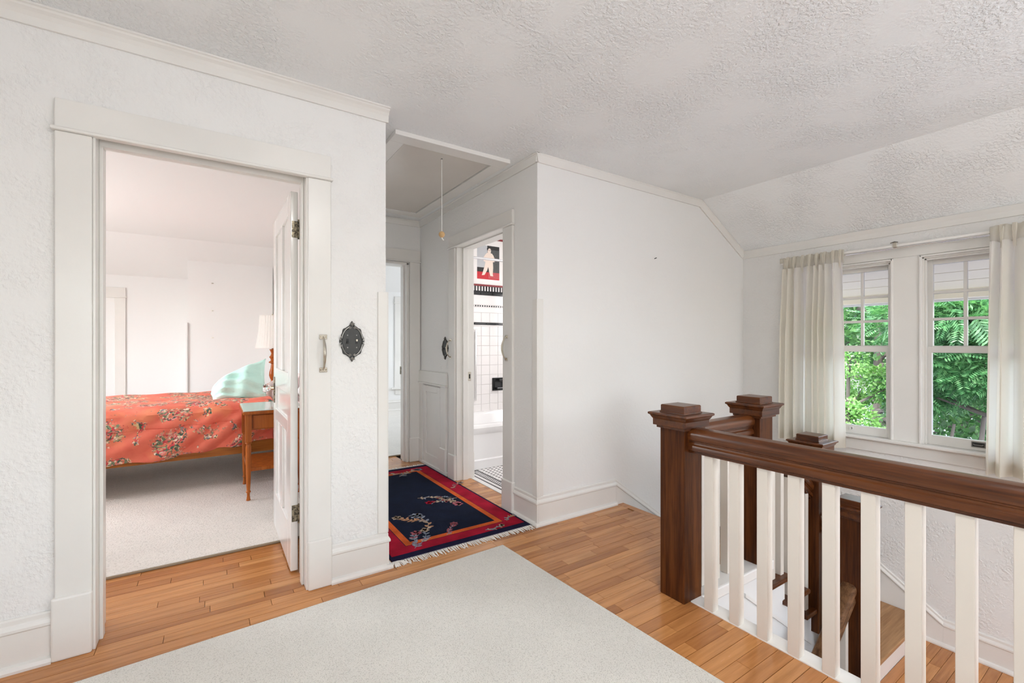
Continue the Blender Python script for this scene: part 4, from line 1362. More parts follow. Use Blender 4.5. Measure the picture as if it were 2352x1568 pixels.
# ------------------------------------------------------------------ hardware on the walls
def switch_plate(loc, rotz, label, scale=1.0):
    """ornate plate built facing -y about its centre, then turned"""
    e = thing('switch_plate', (0, 0, 0), label, 'switch plate', 'ornate switch plates')

    def outline(k):
        pts = []
        for i in range(72):
            a = 2 * math.pi * i / 72
            rx, rz = 0.060, 0.085
            wob = 1 + 0.035 * math.cos(8 * a) + 0.02 * math.cos(16 * a)
            x, z = rx * math.cos(a) * wob, rz * math.sin(a) * wob
            if abs(math.cos(a)) < 0.30:
                z += math.copysign(0.017 * (1 - abs(math.cos(a)) / 0.30), z)
            pts.append((x * k, z * k))
        return pts
    o1 = outline(1.0)
    MB().rings([[(x, 0.0, z) for x, z in o1], [(x, -0.005, z) for x, z in o1], [(x * 0.97, -0.008, z * 0.97) for x, z in o1], [(x * 0.86, -0.008, z * 0.88) for x, z in o1], [(x * 0.80, -0.005, z * 0.83) for x, z in o1]]).build('plate', M['iron'], e, bevel=0.0)
    for sx in (-1, 1):
        for sz in (-1, 1):
            pts = []
            for i in range(14):
                a = R(12 + 68 * i / 13)
                pts.append((sx * 0.053 * math.cos(a), -0.009, sz * 0.076 * math.sin(a)))
            for i in range(8):
                a = R(80 - 40 * i)
                pts.append((sx * (0.012 + 0.005 * math.cos(a)), -0.010, sz * (0.072 + 0.005 * math.sin(a))))
            MB().tube(pts, 0.0026, 6).build('scroll', M['iron_rim'], e, smooth=True)
            MB().tube([(sx * 0.056, -0.008, sz * 0.004), (sx * 0.061, -0.009, sz * 0.016), (sx * 0.055, -0.009, sz * 0.026), (sx * 0.050, -0.009, sz * 0.020)], 0.0026, 6).build('scroll', M['iron_rim'], e, smooth=True)
    for sz in (-1, 1):
        for j in (-1, 0, 1):
            MB().tube([(0, -0.008, sz * 0.083), (j * 0.007, -0.012, sz * 0.092), (j * 0.012, -0.009, sz * (0.100 - abs(j) * 0.006))], [0.003, 0.005, 0.002], 6).build('shell_ornament', M['iron_rim'], e, smooth=True)
    for sx in (-1, 1):
        MB().box(sx * 0.023 - 0.006, sx * 0.023 + 0.006, -0.0065, -0.004, -0.013, 0.013).build('slot', M['black_matt'], e)
        MB().box(sx * 0.023 - 0.0042, sx * 0.023 + 0.0042, -0.014, -0.005, *((0.0, 0.011) if sx > 0 else (-0.011, 0.0))).build('toggle', M['ivory'] if sx > 0 else M['black'], e, bevel=0.001)
        for z in (-0.032, 0.032):
            MB().rings([[(sx * 0.023 + r * math.cos(a * math.pi / 4), yy, z + r * math.sin(a * math.pi / 4)) for a in range(8)] for r, yy in ((0.0035, -0.005), (0.003, -0.0068))]).build('screw', M['iron_rim'], e)
    e.location = loc
    e.rotation_euler = (0, 0, rotz)
    e.scale = (scale,) * 3
    return e


switch_plate((0.610, YW - 0.0005, 1.232), 0, 'ornate dark iron double switch plate beside the bedroom door')
switch_plate((XH1 - 0.0005, 3.872, 1.178), R(-90), 'ornate dark iron switch plate beside the bathroom door, seen nearly edge on')


def pull_handle(loc, rotz, label, h=0.165):
    e = thing('door_pull', (0, 0, 0), label, 'door pull', 'brass pulls on door casings')
    hh = h / 2
    for s in (-1, 1):
        MB().box(-0.019, 0.019, -0.005, 0, s * hh - 0.012, s * hh + 0.012).build('mount_plate', M['nickel'], e, bevel=0.003)
        for q in (-1, 1):
            MB().rings([[(q * 0.0125 + r * math.cos(a * math.pi / 4), yy, s * hh + r * math.sin(a * math.pi / 4)) for a in range(8)] for r, yy in ((0.0036, -0.005), (0.003, -0.0068))]).build('screw', M['hinge'], e)
    pts, rs = [], []
    for i in range(17):
        u = i / 16
        z = -hh + h * u
        y = -0.004 - 0.036 * math.sin(math.pi * u) ** 0.65
        pts.append((0, y, z))
        rs.append(0.0042 + 0.0038 * math.sin(math.pi * u))
    MB().tube(pts, rs, 10).build('grip', M['nickel'], e, smooth=True)
    e.location = loc
    e.rotation_euler = (0, 0, rotz)
    return e


pull_handle((0.465, YW - 0.022, 1.171), 0, 'brass pull handle on the bedroom door casing')
pull_handle((XH1 - 0.022, 3.722, 1.175), R(-90), 'brass pull handle beside the dark switch plate at the bathroom door', 0.155)
pull_handle((XH1 - 0.022, 2.786, 1.188), R(-90), 'brass pull handle on the bathroom casing nearest the room corner', 0.165)
nl = MB().tube([(3.011, YW, 1.913), (3.011, YW - 0.02, 1.917)], [0.003, 0.004], 8).build('nail', M['black'], origin=(3.011, YW, 1.913))
tag(nl, 'small dark nail in the blank far wall', 'nail')

# ceiling lamp of the landing, above the photographer
cl = thing('ceiling_lamp', (0.60, 0.0, CZ), 'round white glass ceiling lamp above the landing', 'lamp')
MB().lathe([(0.16, 0.0), (0.16, -0.018), (0.15, -0.022), (0.15, 0.0)], (0.60, 0.0, CZ), 28).build('canopy', M['nickel'], cl, smooth=True)
m = mat('opal_lamp_glass', (0.9, 0.88, 0.84), 0.3)
bsdf(m).inputs['Emission Color'].default_value = (1.0, 0.985, 0.96, 1)
bsdf(m).inputs['Emission Strength'].default_value = 62.0
MB().lathe([(0.148, -0.020), (0.145, -0.045), (0.125, -0.075), (0.085, -0.098), (0.03, -0.108), (0.0, -0.109)], (0.60, 0.0, CZ), 28).build('glass_dome', m, cl, smooth=True)

# ------------------------------------------------------------------ bedroom furniture
bed = thing('bed', (-0.15, 5.3, 0), 'wooden bed under a coral floral comforter', 'bed')
BX0, BX1, BY0, BY1 = -1.18, 0.80, 4.60, 6.02
MB().box(BX0, BX1, BY0, BY0 + 0.03, 0.262, 0.40).build('side_rail', M['cherry_x'], bed, bevel=0.004)
MB().box(BX0, BX1, BY1 - 0.03, BY1, 0.262, 0.40).build('side_rail', M['cherry_x'], bed, bevel=0.004)
MB().box(BX1 - 0.0, BX1 + 0.035, BY0 - 0.02, BY1 + 0.02, 0.013, 0.62).build('headboard', M['cherry'], bed, bevel=0.006)
MB().box(BX0 - 0.035, BX0, BY0 - 0.02, BY1 + 0.02, 0.013, 0.55).build('footboard', M['cherry'], bed, bevel=0.006)
MB().box(BX0 + 0.01, BX1 - 0.01, BY0 + 0.035, BY1 - 0.035, 0.33, 0.61).build('mattress', M['sheet'], bed, bevel=0.03)
# comforter
NU, NV = 170, 190
vs, fs = [], []
prof = []
L_side = 0.34
tot = L_side * 2 + (BY1 - BY0 + 0.06)


def comf(u, v):
    x = BX0 + 0.02 + (0.36 - BX0 - 0.02 + 0.10) * u
    s = v * tot
    bulge = 0.055
    drop_end = 0.34 - 0.085 * max(0.0, (u - 0.45) / 0.55)
    if s < L_side:
        q = s / L_side          # bottom hem -> top edge
        z = 0.672 - 0.042 - drop_end * (1 - q)
        y = BY0 - 0.025 - 0.022 * math.sin(math.pi * q) - 0.014 * math.sin(x * 11 + z * 15) * (1 - q)
        fold = 0.026 * math.sin(x * 22 - z * 34 + 1.5 * math.sin(x * 5)) * (1 - 0.4 * q) * (0.4 + 0.6 * u)
        y += fold
        if 0.68 < q < 0.80:
            y += 0.022 * math.exp(-((q - 0.74) / 0.022) ** 2)
    elif s > tot - L_side:
        q = (tot - s) / L_side
        z = 0.672 - 0.042 - 0.32 * (1 - q)
        y = BY1 + 0.03 + 0.02 * math.sin(math.pi * q)
    else:
        q = (s - L_side) / (tot - 2 * L_side)
        y = BY0 - 0.025 + (BY1 - BY0 + 0.055) * q
        e_ = min(q, 1 - q)
        z = 0.672 - 0.042 * math.exp(-e_ / 0.03) + 0.020 * math.exp(-((e_ - 0.16) / 0.15) ** 2)
        z += 0.006 * math.sin(x * 17 + y * 5) * math.sin(y * 9 + 1)
        z += 0.014 * math.sin(y * 3.1) * u
    return x, y, z


for j in range(NV + 1):
    for i in range(NU + 1):
        vs.append(comf(i / NU, j / NV))
for j in range(NV):
    for i in range(NU):
        q = j * (NU + 1) + i
        fs.append((q, q + 1, q + NU + 2, q + NU + 1))
o = MB().add(vs, fs).build('comforter', M['floral'], bed, smooth=True)
so = o.modifiers.new('thick', 'SOLIDIFY')
so.thickness = 0.02
so.offset = 1
MB().box(0.12, 0.78, BY0 + 0.04, BY1 - 0.04, 0.60, 0.655).build('top_sheet', M['pink'], bed, bevel=0.02, seg=3)
MB().extrude([(0.25, BY0 - 0.066, 0.525), (0.40, BY0 - 0.066, 0.535), (0.385, BY0 - 0.068, 0.465), (0.238, BY0 - 0.068, 0.469)], (0, 0.004, 0)).build('sheet_corner', M['sheet'], bed)


def pillow(name, loc, rot, sx, sy, sz, m, label, seed, taper=1.0):
    """soft pillow; corners drawn out to points, wrinkles towards one edge"""
    rng = random.Random(seed)
    n = 26
    vs, fs = [], []
    for side in (1, -1):
        for j in range(n + 1):
            for i in range(n + 1):
                u, v = i / n * 2 - 1, j / n * 2 - 1
                e = (1 - abs(u) ** 2.6) * (1 - abs(v) ** 2.6)
                h_ = max(e, 0) ** 0.55
                pin = 1 - 0.10 * (1 - abs(u) ** 2) * abs(v) - 0.0
                x = u * sx / 2 * (1 - 0.09 * (1 - v * v) * abs(u) ** 2)
                y = v * sy / 2 * (1 - 0.09 * (1 - u * u) * abs(v) ** 2)
                w = 0.22 * math.sin(5 * u + 3 * v + seed) * math.sin(4 * v - 3 * u) + 0.12 * math.sin(13 * v + 6 * u + seed * 2)
                z = side * sz / 2 * h_ * (1 + w * (1 if side > 0 else 0.4))
                y = -sy / 2 + (y + sy / 2) * (taper + (1 - taper) * ((u + 1) / 2) ** 0.5)
                vs.append((x, y, z))
    N = (n + 1) ** 2
    for s in (0, 1):
        for j in range(n):
            for i in range(n):
                q = s * N + j * (n + 1) + i
                fs.append((q, q + 1, q + n + 2, q + n + 1))
    o = MB().add(vs, fs).build(name, m, smooth=True)
    bm = bmesh.new()
    bm.from_mesh(o.data)
    bmesh.ops.remove_doubles(bm, verts=bm.verts, dist=0.0005)
    bmesh.ops.recalc_face_normals(bm, faces=bm.faces)
    bm.to_mesh(o.data)
    bm.free()
    o.data.polygons.foreach_set('use_smooth', [True] * len(o.data.polygons))
    o.location = loc
    o.rotation_euler = rot
    return tag(o, label, 'pillow', 'bed pillows')


pillow('pillow', (0.22, 5.12, 0.86), (R(58), R(-4), R(-8)), 0.47, 0.46, 0.22, M['mint'], 'mint green pillow leaning at the head of the floral bed', 4, 0.26)
pillow('pillow', (0.60, 5.15, 0.775), (R(3), R(-52), R(4)), 0.40, 0.66, 0.17, M['pink'], 'pale pink pillow leaning behind the mint green one', 2)


def nightstand(x0, x1, y0, y1, ztop, label, glass):
    e = thing('nightstand', ((x0 + x1) / 2, (y0 + y1) / 2, 0.013), label, 'nightstand', 'cherry nightstands by the bed')
    MB().box(x0, x1, y0, y1, ztop - 0.030, ztop - 0.006).build('table_top', M['cherry'], e, bevel=0.006)
    if glass:
        MB().box(x0 + 0.004, x1 - 0.004, y0 + 0.004, y1 - 0.004, ztop - 0.006, ztop).build('glass_top', M['glass_top'], e, bevel=0.002)
    MB().box(x0 + 0.045, x1 - 0.045, y0 + 0.04, y1 - 0.035, ztop - 0.155, ztop - 0.030).build('drawer_case', M['cherry'], e, bevel=0.003)
    d_ = MB().box(x0 + 0.07, x1 - 0.07, y0 + 0.028, y0 + 0.041, ztop - 0.145, ztop - 0.04).build('drawer', M['cherry'], e, bevel=0.003)
    MB().lathe([(0.006, 0), (0.012, 0.01), (0.012, 0.018), (0.0, 0.022)], ((x0 + x1) / 2, y0 + 0.025, ztop - 0.095), 12).build('drawer_knob', M['brass'], d_, smooth=True)
    lp = [(0.012, 0.0), (0.016, 0.003), (0.013, 0.012), (0.010, 0.040), (0.011, 0.058), (0.017, 0.064), (0.017, 0.070), (0.012, 0.078), (0.015, 0.13), (0.019, 0.26), (0.0195, ztop - 0.285 - 0.013), (0.015, ztop - 0.262 - 0.013), (0.022, ztop - 0.25 - 0.013), (0.016, ztop - 0.24 - 0.013)]
    for lx in (x0 + 0.038, x1 - 0.038):
        for ly in (y0 + 0.038, y1 - 0.038):
            MB().lathe(lp, (lx, ly, 0.013), 14).box(lx - 0.021, lx + 0.021, ly - 0.021, ly + 0.021, ztop - 0.242, ztop - 0.028).build('leg', M['cherry'], e, smooth=True)
    MB().box(x0 + 0.03, x1 - 0.03, y0 + 0.03, y1 - 0.03, 0.235, 0.262).build('shelf', M['cherry'], e, bevel=0.003)
    return e


nightstand(0.195, 0.635, 3.99, 4.555, 0.706, 'cherry nightstand with a glass top, half behind the bedroom door', True)
nightstand(0.42, 0.83, 6.10, 6.60, 0.70, 'cherry nightstand on the far side of the bed, under the lamp', False)
lp = thing('table_lamp', (0.625, 6.32, 0.70), 'table lamp with a white shade and turned wooden base beside the bed', 'lamp')
MB().lathe([(0.075, 0), (0.075, 0.015), (0.05, 0.03), (0.022, 0.05), (0.018, 0.07), (0.03, 0.095), (0.040, 0.13), (0.036, 0.17), (0.022, 0.22), (0.016, 0.27), (0.020, 0.275), (0.042, 0.285), (0.042, 0.295), (0.020, 0.310), (0.022, 0.33), (0.038, 0.355), (0.022, 0.375), (0.014, 0.40), (0.024, 0.425), (0.036, 0.45), (0.010, 0.455), (0.010, 0.50)], (0.625, 6.32, 0.70), 20).build('turned_base', M['cherry'], lp, smooth=True)
sh_ = []
for k in range(9):
    u = k / 8
    r = 0.185 - 0.045 * u - 0.010 * math.sin(math.pi * u)
    sh_.append([(0.625 + (r + 0.0035 * (i % 2)) * math.cos(2 * math.pi * i / 64), 6.32 + (r + 0.0035 * (i % 2)) * math.sin(2 * math.pi * i / 64), 1.165 + 0.40 * u) for i in range(64)])
MB().rings(sh_, cap=False).build('lamp_shade', M['shade'], lp, smooth=False)
MB().tube([(0.625, 6.32, 1.19), (0.625, 6.32, 1.585)], [0.008, 0.006], 8).build('stem', M['brass'], lp)
for zz, rr in ((1.167, 0.187), (1.563, 0.141)):
    MB().tube([(0.625 + rr * math.cos(a * math.pi / 18), 6.32 + rr * math.sin(a * math.pi / 18), zz) for a in range(37)], 0.004, 6).build('shade_trim', M['shade'], lp, smooth=True)
for a in range(3):
    MB().tube([(0.625, 6.32, 1.56), (0.625 + 0.139 * math.cos(a * 2.094), 6.32 + 0.139 * math.sin(a * 2.094), 1.56)], 0.002, 5).build('spider', M['brass'], lp)
bb = MB().box(0.595, 0.640, 3.975, 4.09, 0.013, 0.10)
e = thing('power_strip', (0.655, 3.85, 0.013), 'black power strip standing on the bedroom carpet behind the door', 'power strip')
MB().box(0.565, 0.64, 3.80, 3.86, 0.013, 0.085).build('case', M['black'], e, bevel=0.006)
MB().tube([(0.60, 3.83, 0.085), (0.605, 3.835, 0.16), (0.62, 3.86, 0.22), (0.615, 3.9, 0.30)], 0.004, 6).build('cord', M['white'], e, smooth=True)

# nail holes in the bedroom box wall
for k, z in enumerate((1.215 + 0.80, 1.655, 1.30)):
    hk = MB().box(-0.006, 0.016, 7.150, 7.16, z - 0.006, z + 0.004).build('wall_hook', M['nickel'], origin=(0, 7.16, z), bevel=0.001)
    tag(hk, ['small hook highest on the bare bedroom wall', 'small hook midway up the bare bedroom wall', 'small hook lowest on the bare bedroom wall'][k], 'hook', 'hooks on the bedroom wall')

# ------------------------------------------------------------------ back room
e = thing('window_6', (2.95, 8.0, 0.9), kind='structure')
MB().box(2.75, 2.865, 7.975, 8.0, 0.42, 1.95).build('casing', M['trim'], e, bevel=0.003)
MB().box(3.55, 3.66, 7.975, 8.0, 0.42, 1.95).build('casing', M['trim'], e, bevel=0.003)
MB().box(2.75, 3.66, 7.975, 8.0, 1.965, 2.07).build('header', M['trim'], e, bevel=0.003)
MB().box(2.735, 3.675, 7.96, 8.0, 1.945, 1.965).build('cap_bead', M['trim'], e, bevel=0.003)
MB().box(2.69, 3.72, 7.93, 8.0, 0.40, 0.43).build('stool', M['trim'], e, bevel=0.004)
MB().box(2.76, 3.65, 7.98, 8.0, 0.30, 0.40).build('apron', M['trim'], e, bevel=0.003)
MB().box(2.865, 3.55, 7.985, 8.0, 0.43, 1.95).build('blind', M['sheet'], e)
baseboard('baseboard_backroom', [((0.95, 8.0, 0.013), (4.4, 8.0, 0.013), (0, -1, 0))])
pf = MB().box(2.44, 2.56, 7.985, 8.0, 1.05, 1.36).build('picture_frame', M['black'], origin=(2.5, 8.0, 1.05), bevel=0.004)
tag(pf, 'narrow black frame on the back room wall, glimpsed past the hall corner', 'picture')

# ------------------------------------------------------------------ bathroom
wb_ = bpy.data.objects['wall_bathroom']
TP = 0.111
tme = MB().box(-TP / 2 + 0.0012, TP / 2 - 0.0012, -0.006, 0.0, -TP / 2 + 0.0012, TP / 2 - 0.0012)
tile0 = tme.build('tile', M['tile'], wb_, bevel=0.0025)
cnt = 0
for j in range(2, 11):
    for i in range(10):
        if cnt == 0:
            o = tile0
        else:
            o = tile0.copy()
            COL.objects.link(o)
        o.location = (2.003 + TP * (i + 0.5), BYW, 0.198 + TP * (j + 0.5))
        cnt += 1
zt_ = 0.36 + TP * 11 + 0.0
ZL = 1.44


def band(name, z0, z1, m, x0=1.98, x1=3.4, th=0.008):
    return MB().box(x0, x1, BYW - th, BYW, z0, z1).build(name, m, wb_, bevel=0.002)


# liner, more tile, dots row, white band, black tiles, key-pattern border
for k in range(8):
    o = MB().box(2.0 + 0.155 * k, 2.153 + 0.155 * k, BYW - 0.016, BYW - 0.004, 1.435, 1.461).build('liner_tile', M['tile_black'], wb_, bevel=0.005)
for k in range(10):
    MB().box(2.003 + TP * k + 0.0012, 2.003 + TP * (k + 1) - 0.0012, BYW - 0.006, BYW, 1.463, 1.573).build('tile', M['tile'], wb_, bevel=0.002)
band('tile_course', 1.4205, 1.434, M['tile'], th=0.006)
band('white_band', 1.575, 1.636, M['tile'])
band('white_band', 1.664, 1.772, M['tile'])
DOT = MB().box(-0.0080, 0.0080, -0.009, 0, -0.0080, 0.0080).build('dot_tile', M['tile_black'], wb_)
band('dot_row', 1.638, 1.662, M['tile'])
for k in range(34):
    o = DOT if k == 0 else DOT.copy()
    if k:
        COL.objects.link(o)
    o.location = (2.0 + 0.0302 * k, BYW - 0.001, 1.650)
BLK = MB().box(-0.0785, 0.0785, -0.010, 0, -0.021, 0.021).build('black_tile', M['tile_black'], wb_, bevel=0.003)
for k in range(8):
    o = BLK if k == 0 else BLK.copy()
    if k:
        COL.objects.link(o)
    o.location = (1.993 + 0.159 * k, BYW, 1.795)
KEY = MB().box(-0.009, 0.009, -0.009, 0, -0.026, 0.026).build('key_tile', M['tile_black'], wb_)
band('key_row', 1.820, 1.874, M['tile'])
band('key_line', 1.816, 1.822, M['tile_black'], th=0.010)
for k in range(28):
    o = KEY if k == 0 else KEY.copy()
    if k:
        COL.objects.link(o)
    o.location = (1.995 + 0.037 * k, BYW - 0.001, 1.848)
band('upper_wall', 1.875, CZ, M['wall_smooth'], th=0.004)

pic = thing('framed_print', (2.65, BYW - 0.006, 1.88), 'red framed print of a pale figure on black and red, above the bathtub', 'picture')
PX0, PX1, PZ0, PZ1 = 2.415, 2.878, 1.876, 2.432
yb = BYW - 0.004


def flat(name, pts, depth, m, y=yb):
    return MB().extrude([(x, y - depth, z) for x, z in pts], (0, depth, 0)).build(name, m, pic)


def fmap(pts):
    return [(2.659 + (x - 2.372) * 0.72, 2.0 + (z - 2.05) * 0.986) for x, z in pts]


def rect(a, b, c_, d_):
    return [(a, c_), (b, c_), (b, d_), (a, d_)]


for nme, r in (('frame_side', rect(PX0, PX0 + 0.018, PZ0, PZ1)), ('frame_side', rect(PX1 - 0.018, PX1, PZ0, PZ1)), ('frame_side', rect(PX0 + 0.018, PX1 - 0.018, PZ0, PZ0 + 0.018)), ('frame_side', rect(PX0 + 0.018, PX1 - 0.018, PZ1 - 0.018, PZ1))):
    flat(nme, r, 0.022, M['frame_red'])
flat('mat_board', rect(PX0 + 0.018, PX1 - 0.018, PZ0 + 0.018, PZ1 - 0.018), 0.006, M['mat_white'])
ix0, ix1, iz0, iz1 = 2.50, 2.796, 1.957, 2.345
FX = lambda x: 2.659 + (x - 2.372) * 0.72
FZ = lambda z: 2.0 + (z - 2.05) * 0.986
flat('print_grey', rect(ix0, 2.634, 2.09, iz1), 0.0068, M['print_grey'])
flat('print_black', rect(2.634, ix1, 2.04, iz1), 0.0068, M['print_black'])
flat('print_black', rect(ix0, 2.634, 2.04, 2.09), 0.0068, M['print_black'])
flat('print_red', rect(ix0, ix1, iz0, 2.04), 0.0068, M['print_red'])
mb = MB()
for k in range(9):
    xa = 2.655 + 0.016 * k
    mb.extrude([(xa, yb - 0.0074, 1.97), (xa + 0.002, yb - 0.0074, 1.97), (xa + 0.002, yb - 0.0074, 2.30), (xa, yb - 0.0074, 2.30)], (0, 0.001, 0))
mb.build('print_lines', M['print_grey'], pic)
# plain pale figure in loose clothes, hand at its side
fig = [(2.235, 2.050), (2.285, 2.056), (2.335, 2.115), (2.352, 2.155), (2.372, 2.10), (2.392, 2.050), (2.445, 2.048), (2.438, 2.075), (2.445, 2.15), (2.440, 2.215), (2.468, 2.215), (2.475, 2.250), (2.455, 2.285), (2.425, 2.312), (2.385, 2.318), (2.335, 2.318), (2.295, 2.290), (2.265, 2.255), (2.270, 2.215), (2.300, 2.210), (2.290, 2.165), (2.255, 2.09)]
flat('print_figure', fmap(fig), 0.0080, M['print_cream'])
flat('print_head', fmap([(2.372 + 0.032 * math.cos(a * math.pi / 8), 2.340 + 0.036 * math.sin(a * math.pi / 8)) for a in range(16)]), 0.0084, M['print_cream'])
flat('print_hair', fmap([(2.338, 2.335), (2.330, 2.365), (2.345, 2.388), (2.375, 2.394), (2.402, 2.378), (2.408, 2.355), (2.395, 2.368), (2.365, 2.370), (2.350, 2.355)]), 0.0088, M['print_black'])
mb = MB()
for cx_ in (2.363, 2.385):
    mb.extrude([(FX(cx_) + 0.003 * math.cos(a * math.pi / 4), yb - 0.0091, FZ(2.345) + 0.004 * math.sin(a * math.pi / 4)) for a in range(8)], (0, 0.001, 0))
mb.build('print_eyes', M['print_black'], pic)
# bathtub: one cross-section drawn along the wall
tub = thing('bathtub', (2.8, 4.15, 0), 'white enamelled bathtub along the tiled wall', 'bathtub')
P = [(3.835, 0.0), (3.835, 0.085), (3.85, 0.095), (3.852, 0.335), (3.832, 0.36), (3.826, 0.40), (3.836, 0.422), (3.86, 0.43), (3.91, 0.428), (3.93, 0.41), (3.96, 0.22), (4.02, 0.12), (4.32, 0.12), (4.40, 0.22), (4.43, 0.42), (4.45, 0.452), (BYW - 0.007, 0.455), (BYW - 0.007, 0.0)]
MB().extrude([(1.995, y, z) for y, z in P], (1.55, 0, 0)).build('shell', M['tub'], tub, smooth=True)
MB().box(1.995, 2.02, 3.86, BYW - 0.007, 0.05, 0.428).build('end_wall', M['tub'], tub, bevel=0.004)
MB().box(3.53, 3.545, 3.86, BYW - 0.007, 0.05, 0.428).build('end_wall', M['tub'], tub, bevel=0.004)
sr = MB().tube([(1.97, 3.90, 2.063), (3.86, 3.90, 2.063)], 0.0125, 12).build('shower_rod', M['chrome'], smooth=True, origin=(2.9, 3.90, 2.063))
tag(sr, 'chrome shower rod across the bathroom above the tub', 'shower rod')
gb = thing('grab_bar', (2.472, BYW, 0.9), 'upright chrome grab bar on the white bathroom tiles', 'grab bar')
GX = 2.472
MB().box(GX - 0.022, GX + 0.022, BYW - 0.03, BYW - 0.006, 1.345, 1.385).box(GX - 0.022, GX + 0.022, BYW - 0.03, BYW - 0.006, 0.575, 0.615).build('mount', M['tile'], gb, bevel=0.004)
MB().box(GX - 0.014, GX + 0.014, BYW - 0.020, BYW - 0.012, 0.60, 1.36).build('back_strip', M['tile'], gb, bevel=0.002)
MB().tube([(GX, BYW - 0.034, 0.585), (GX, BYW - 0.034, 1.375)], 0.0085, 10).build('bar', M['chrome'], gb, smooth=True)
sd_ = thing('soap_dish', (2.72, BYW, 0.76), 'black ceramic soap holder set in the white bathroom tiles', 'soap dish')
SX = 2.772
MB().box(SX - 0.072, SX + 0.078, BYW - 0.014, BYW - 0.006, 0.675, 0.825).build('back_plate', M['tile_black'], sd_, bevel=0.004)
MB().box(SX - 0.04, SX + 0.04, BYW - 0.018, BYW - 0.014, 0.715, 0.78).build('recess', M['black_matt'], sd_)
MB().box(SX - 0.04, SX + 0.05, BYW - 0.07, BYW - 0.01, 0.695, 0.715).build('tray', M['tile_black'], sd_, bevel=0.006)
MB().box(SX + 0.0, SX + 0.12, BYW - 0.06, BYW - 0.045, 0.785, 0.81).build('bar', M['tile_black'], sd_, bevel=0.005)

# mosaic floor: white octagons with black dots, banded border at the door
bfl = bpy.data.objects['floor_bathroom']
w_, k_, P_ = MB(), MB(), 0.046


def tile8(mb, cx, cy, r, cut_, z0=-0.012, z1=-0.002):
    pts = []
    for sx, sy in ((1, 1), (-1, 1), (-1, -1), (1, -1)):
        a, b = (cx + sx * r, cy + sy * (r - cut_)), (cx + sx * (r - cut_), cy + sy * r)
        pts += [a, b] if sx * sy > 0 else [b, a]
    mb.extrude([(x, y, z0) for x, y in pts], (0, 0, z1 - z0))


for i in range(24):
    for j in range(27):
        cx_, cy_ = 2.165 + P_ * i, 2.62 + P_ * j
        if cy_ > 3.82:
            continue
        tile8(w_, cx_, cy_, P_ / 2 - 0.0012, 0.0135)
        r = 0.0125
        k_.extrude([(cx_ + P_ / 2 + r, cy_ + P_ / 2, -0.012), (cx_ + P_ / 2, cy_ + P_ / 2 + r, -0.012), (cx_ + P_ / 2 - r, cy_ + P_ / 2, -0.012), (cx_ + P_ / 2, cy_ + P_ / 2 - r, -0.012)], (0, 0, 0.0102))
w_.build('mosaic_tiles', M['tile'], bfl)['kind'] = 'stuff'
k_.build('mosaic_dots', M['tile_black'], bfl)['kind'] = 'stuff'
MB().box(1.956, 1.990, 2.865, 3.622, -0.02, 0.004).build('threshold', M['marble'], bfl, bevel=0.004)
for a, b, m_ in ((1.992, 2.012, 'tile'), (2.013, 2.030, 'tile_black'), (2.031, 2.058, 'tile'), (2.059, 2.072, 'tile_black'), (2.126, 2.140, 'tile_black')):
    MB().box(a, b, 2.60, 3.83, -0.012, -0.0018).build('border_strip', M[m_], bfl)
b1, b2 = MB(), MB()
for j in range(88):
    for i in range(3):
        mb = b1 if (i + j) % 2 else b2
        xa, ya = 2.0735 + 0.0172 * i, 2.60 + 0.0138 * j
        mb.box(xa, xa + 0.0165, ya, ya + 0.0130, -0.012, -0.0019)
b1.build('border_mosaic', M['tile'], bfl)['kind'] = 'stuff'
b2.build('border_mosaic', M['tile_black'], bfl)['kind'] = 'stuff'

# ------------------------------------------------------------------ outdoors
GZ = -3.7
struct(MB().box(4.6, 60, -40, 50, GZ - 0.2, GZ).build('ground', M['asphalt']))
# eave over the windows: sloping boards, fascia and shingles
ev = thing('eave', (4.8, 1.0, 1.8), kind='structure')
ex0, ex1 = XW + 0.15, 5.20
ez = lambda x: 2.10 - SL * (x - 4.33)
nb = 7
for k in range(nb):
    a = ex0 + (ex1 - ex0) * k / nb
    b = ex0 + (ex1 - ex0) * (k + 1) / nb - 0.006
    MB().extrude([(a, -1.9, ez(a)), (b, -1.9, ez(b)), (b, -1.9, ez(b) + 0.02), (a, -1.9, ez(a) + 0.02)], (0, 5.0, 0)).build('soffit_board', M['siding'], ev)
MB().extrude([(ex0, -1.9, ez(ex0) + 0.022), (ex1, -1.9, ez(ex1) + 0.022), (ex1, -1.9, ez(ex1) + 0.16), (ex0, -1.9, ez(ex0) + 0.16)], (0, 5.0, 0)).build('roof_deck', M['shingle'], ev)
MB().box(ex1, ex1 + 0.025, -1.9, 3.1, ez(ex1) - 0.03, ez(ex1) + 0.15).build('fascia', M['trim'], ev, bevel=0.003)
MB().box(ex1 - 0.10, ex1 - 0.02, -1.9, 3.1, ez(ex1) - 0.012, ez(ex1 - 0.1) + 0.002).build('fascia_block', M['siding'], ev)


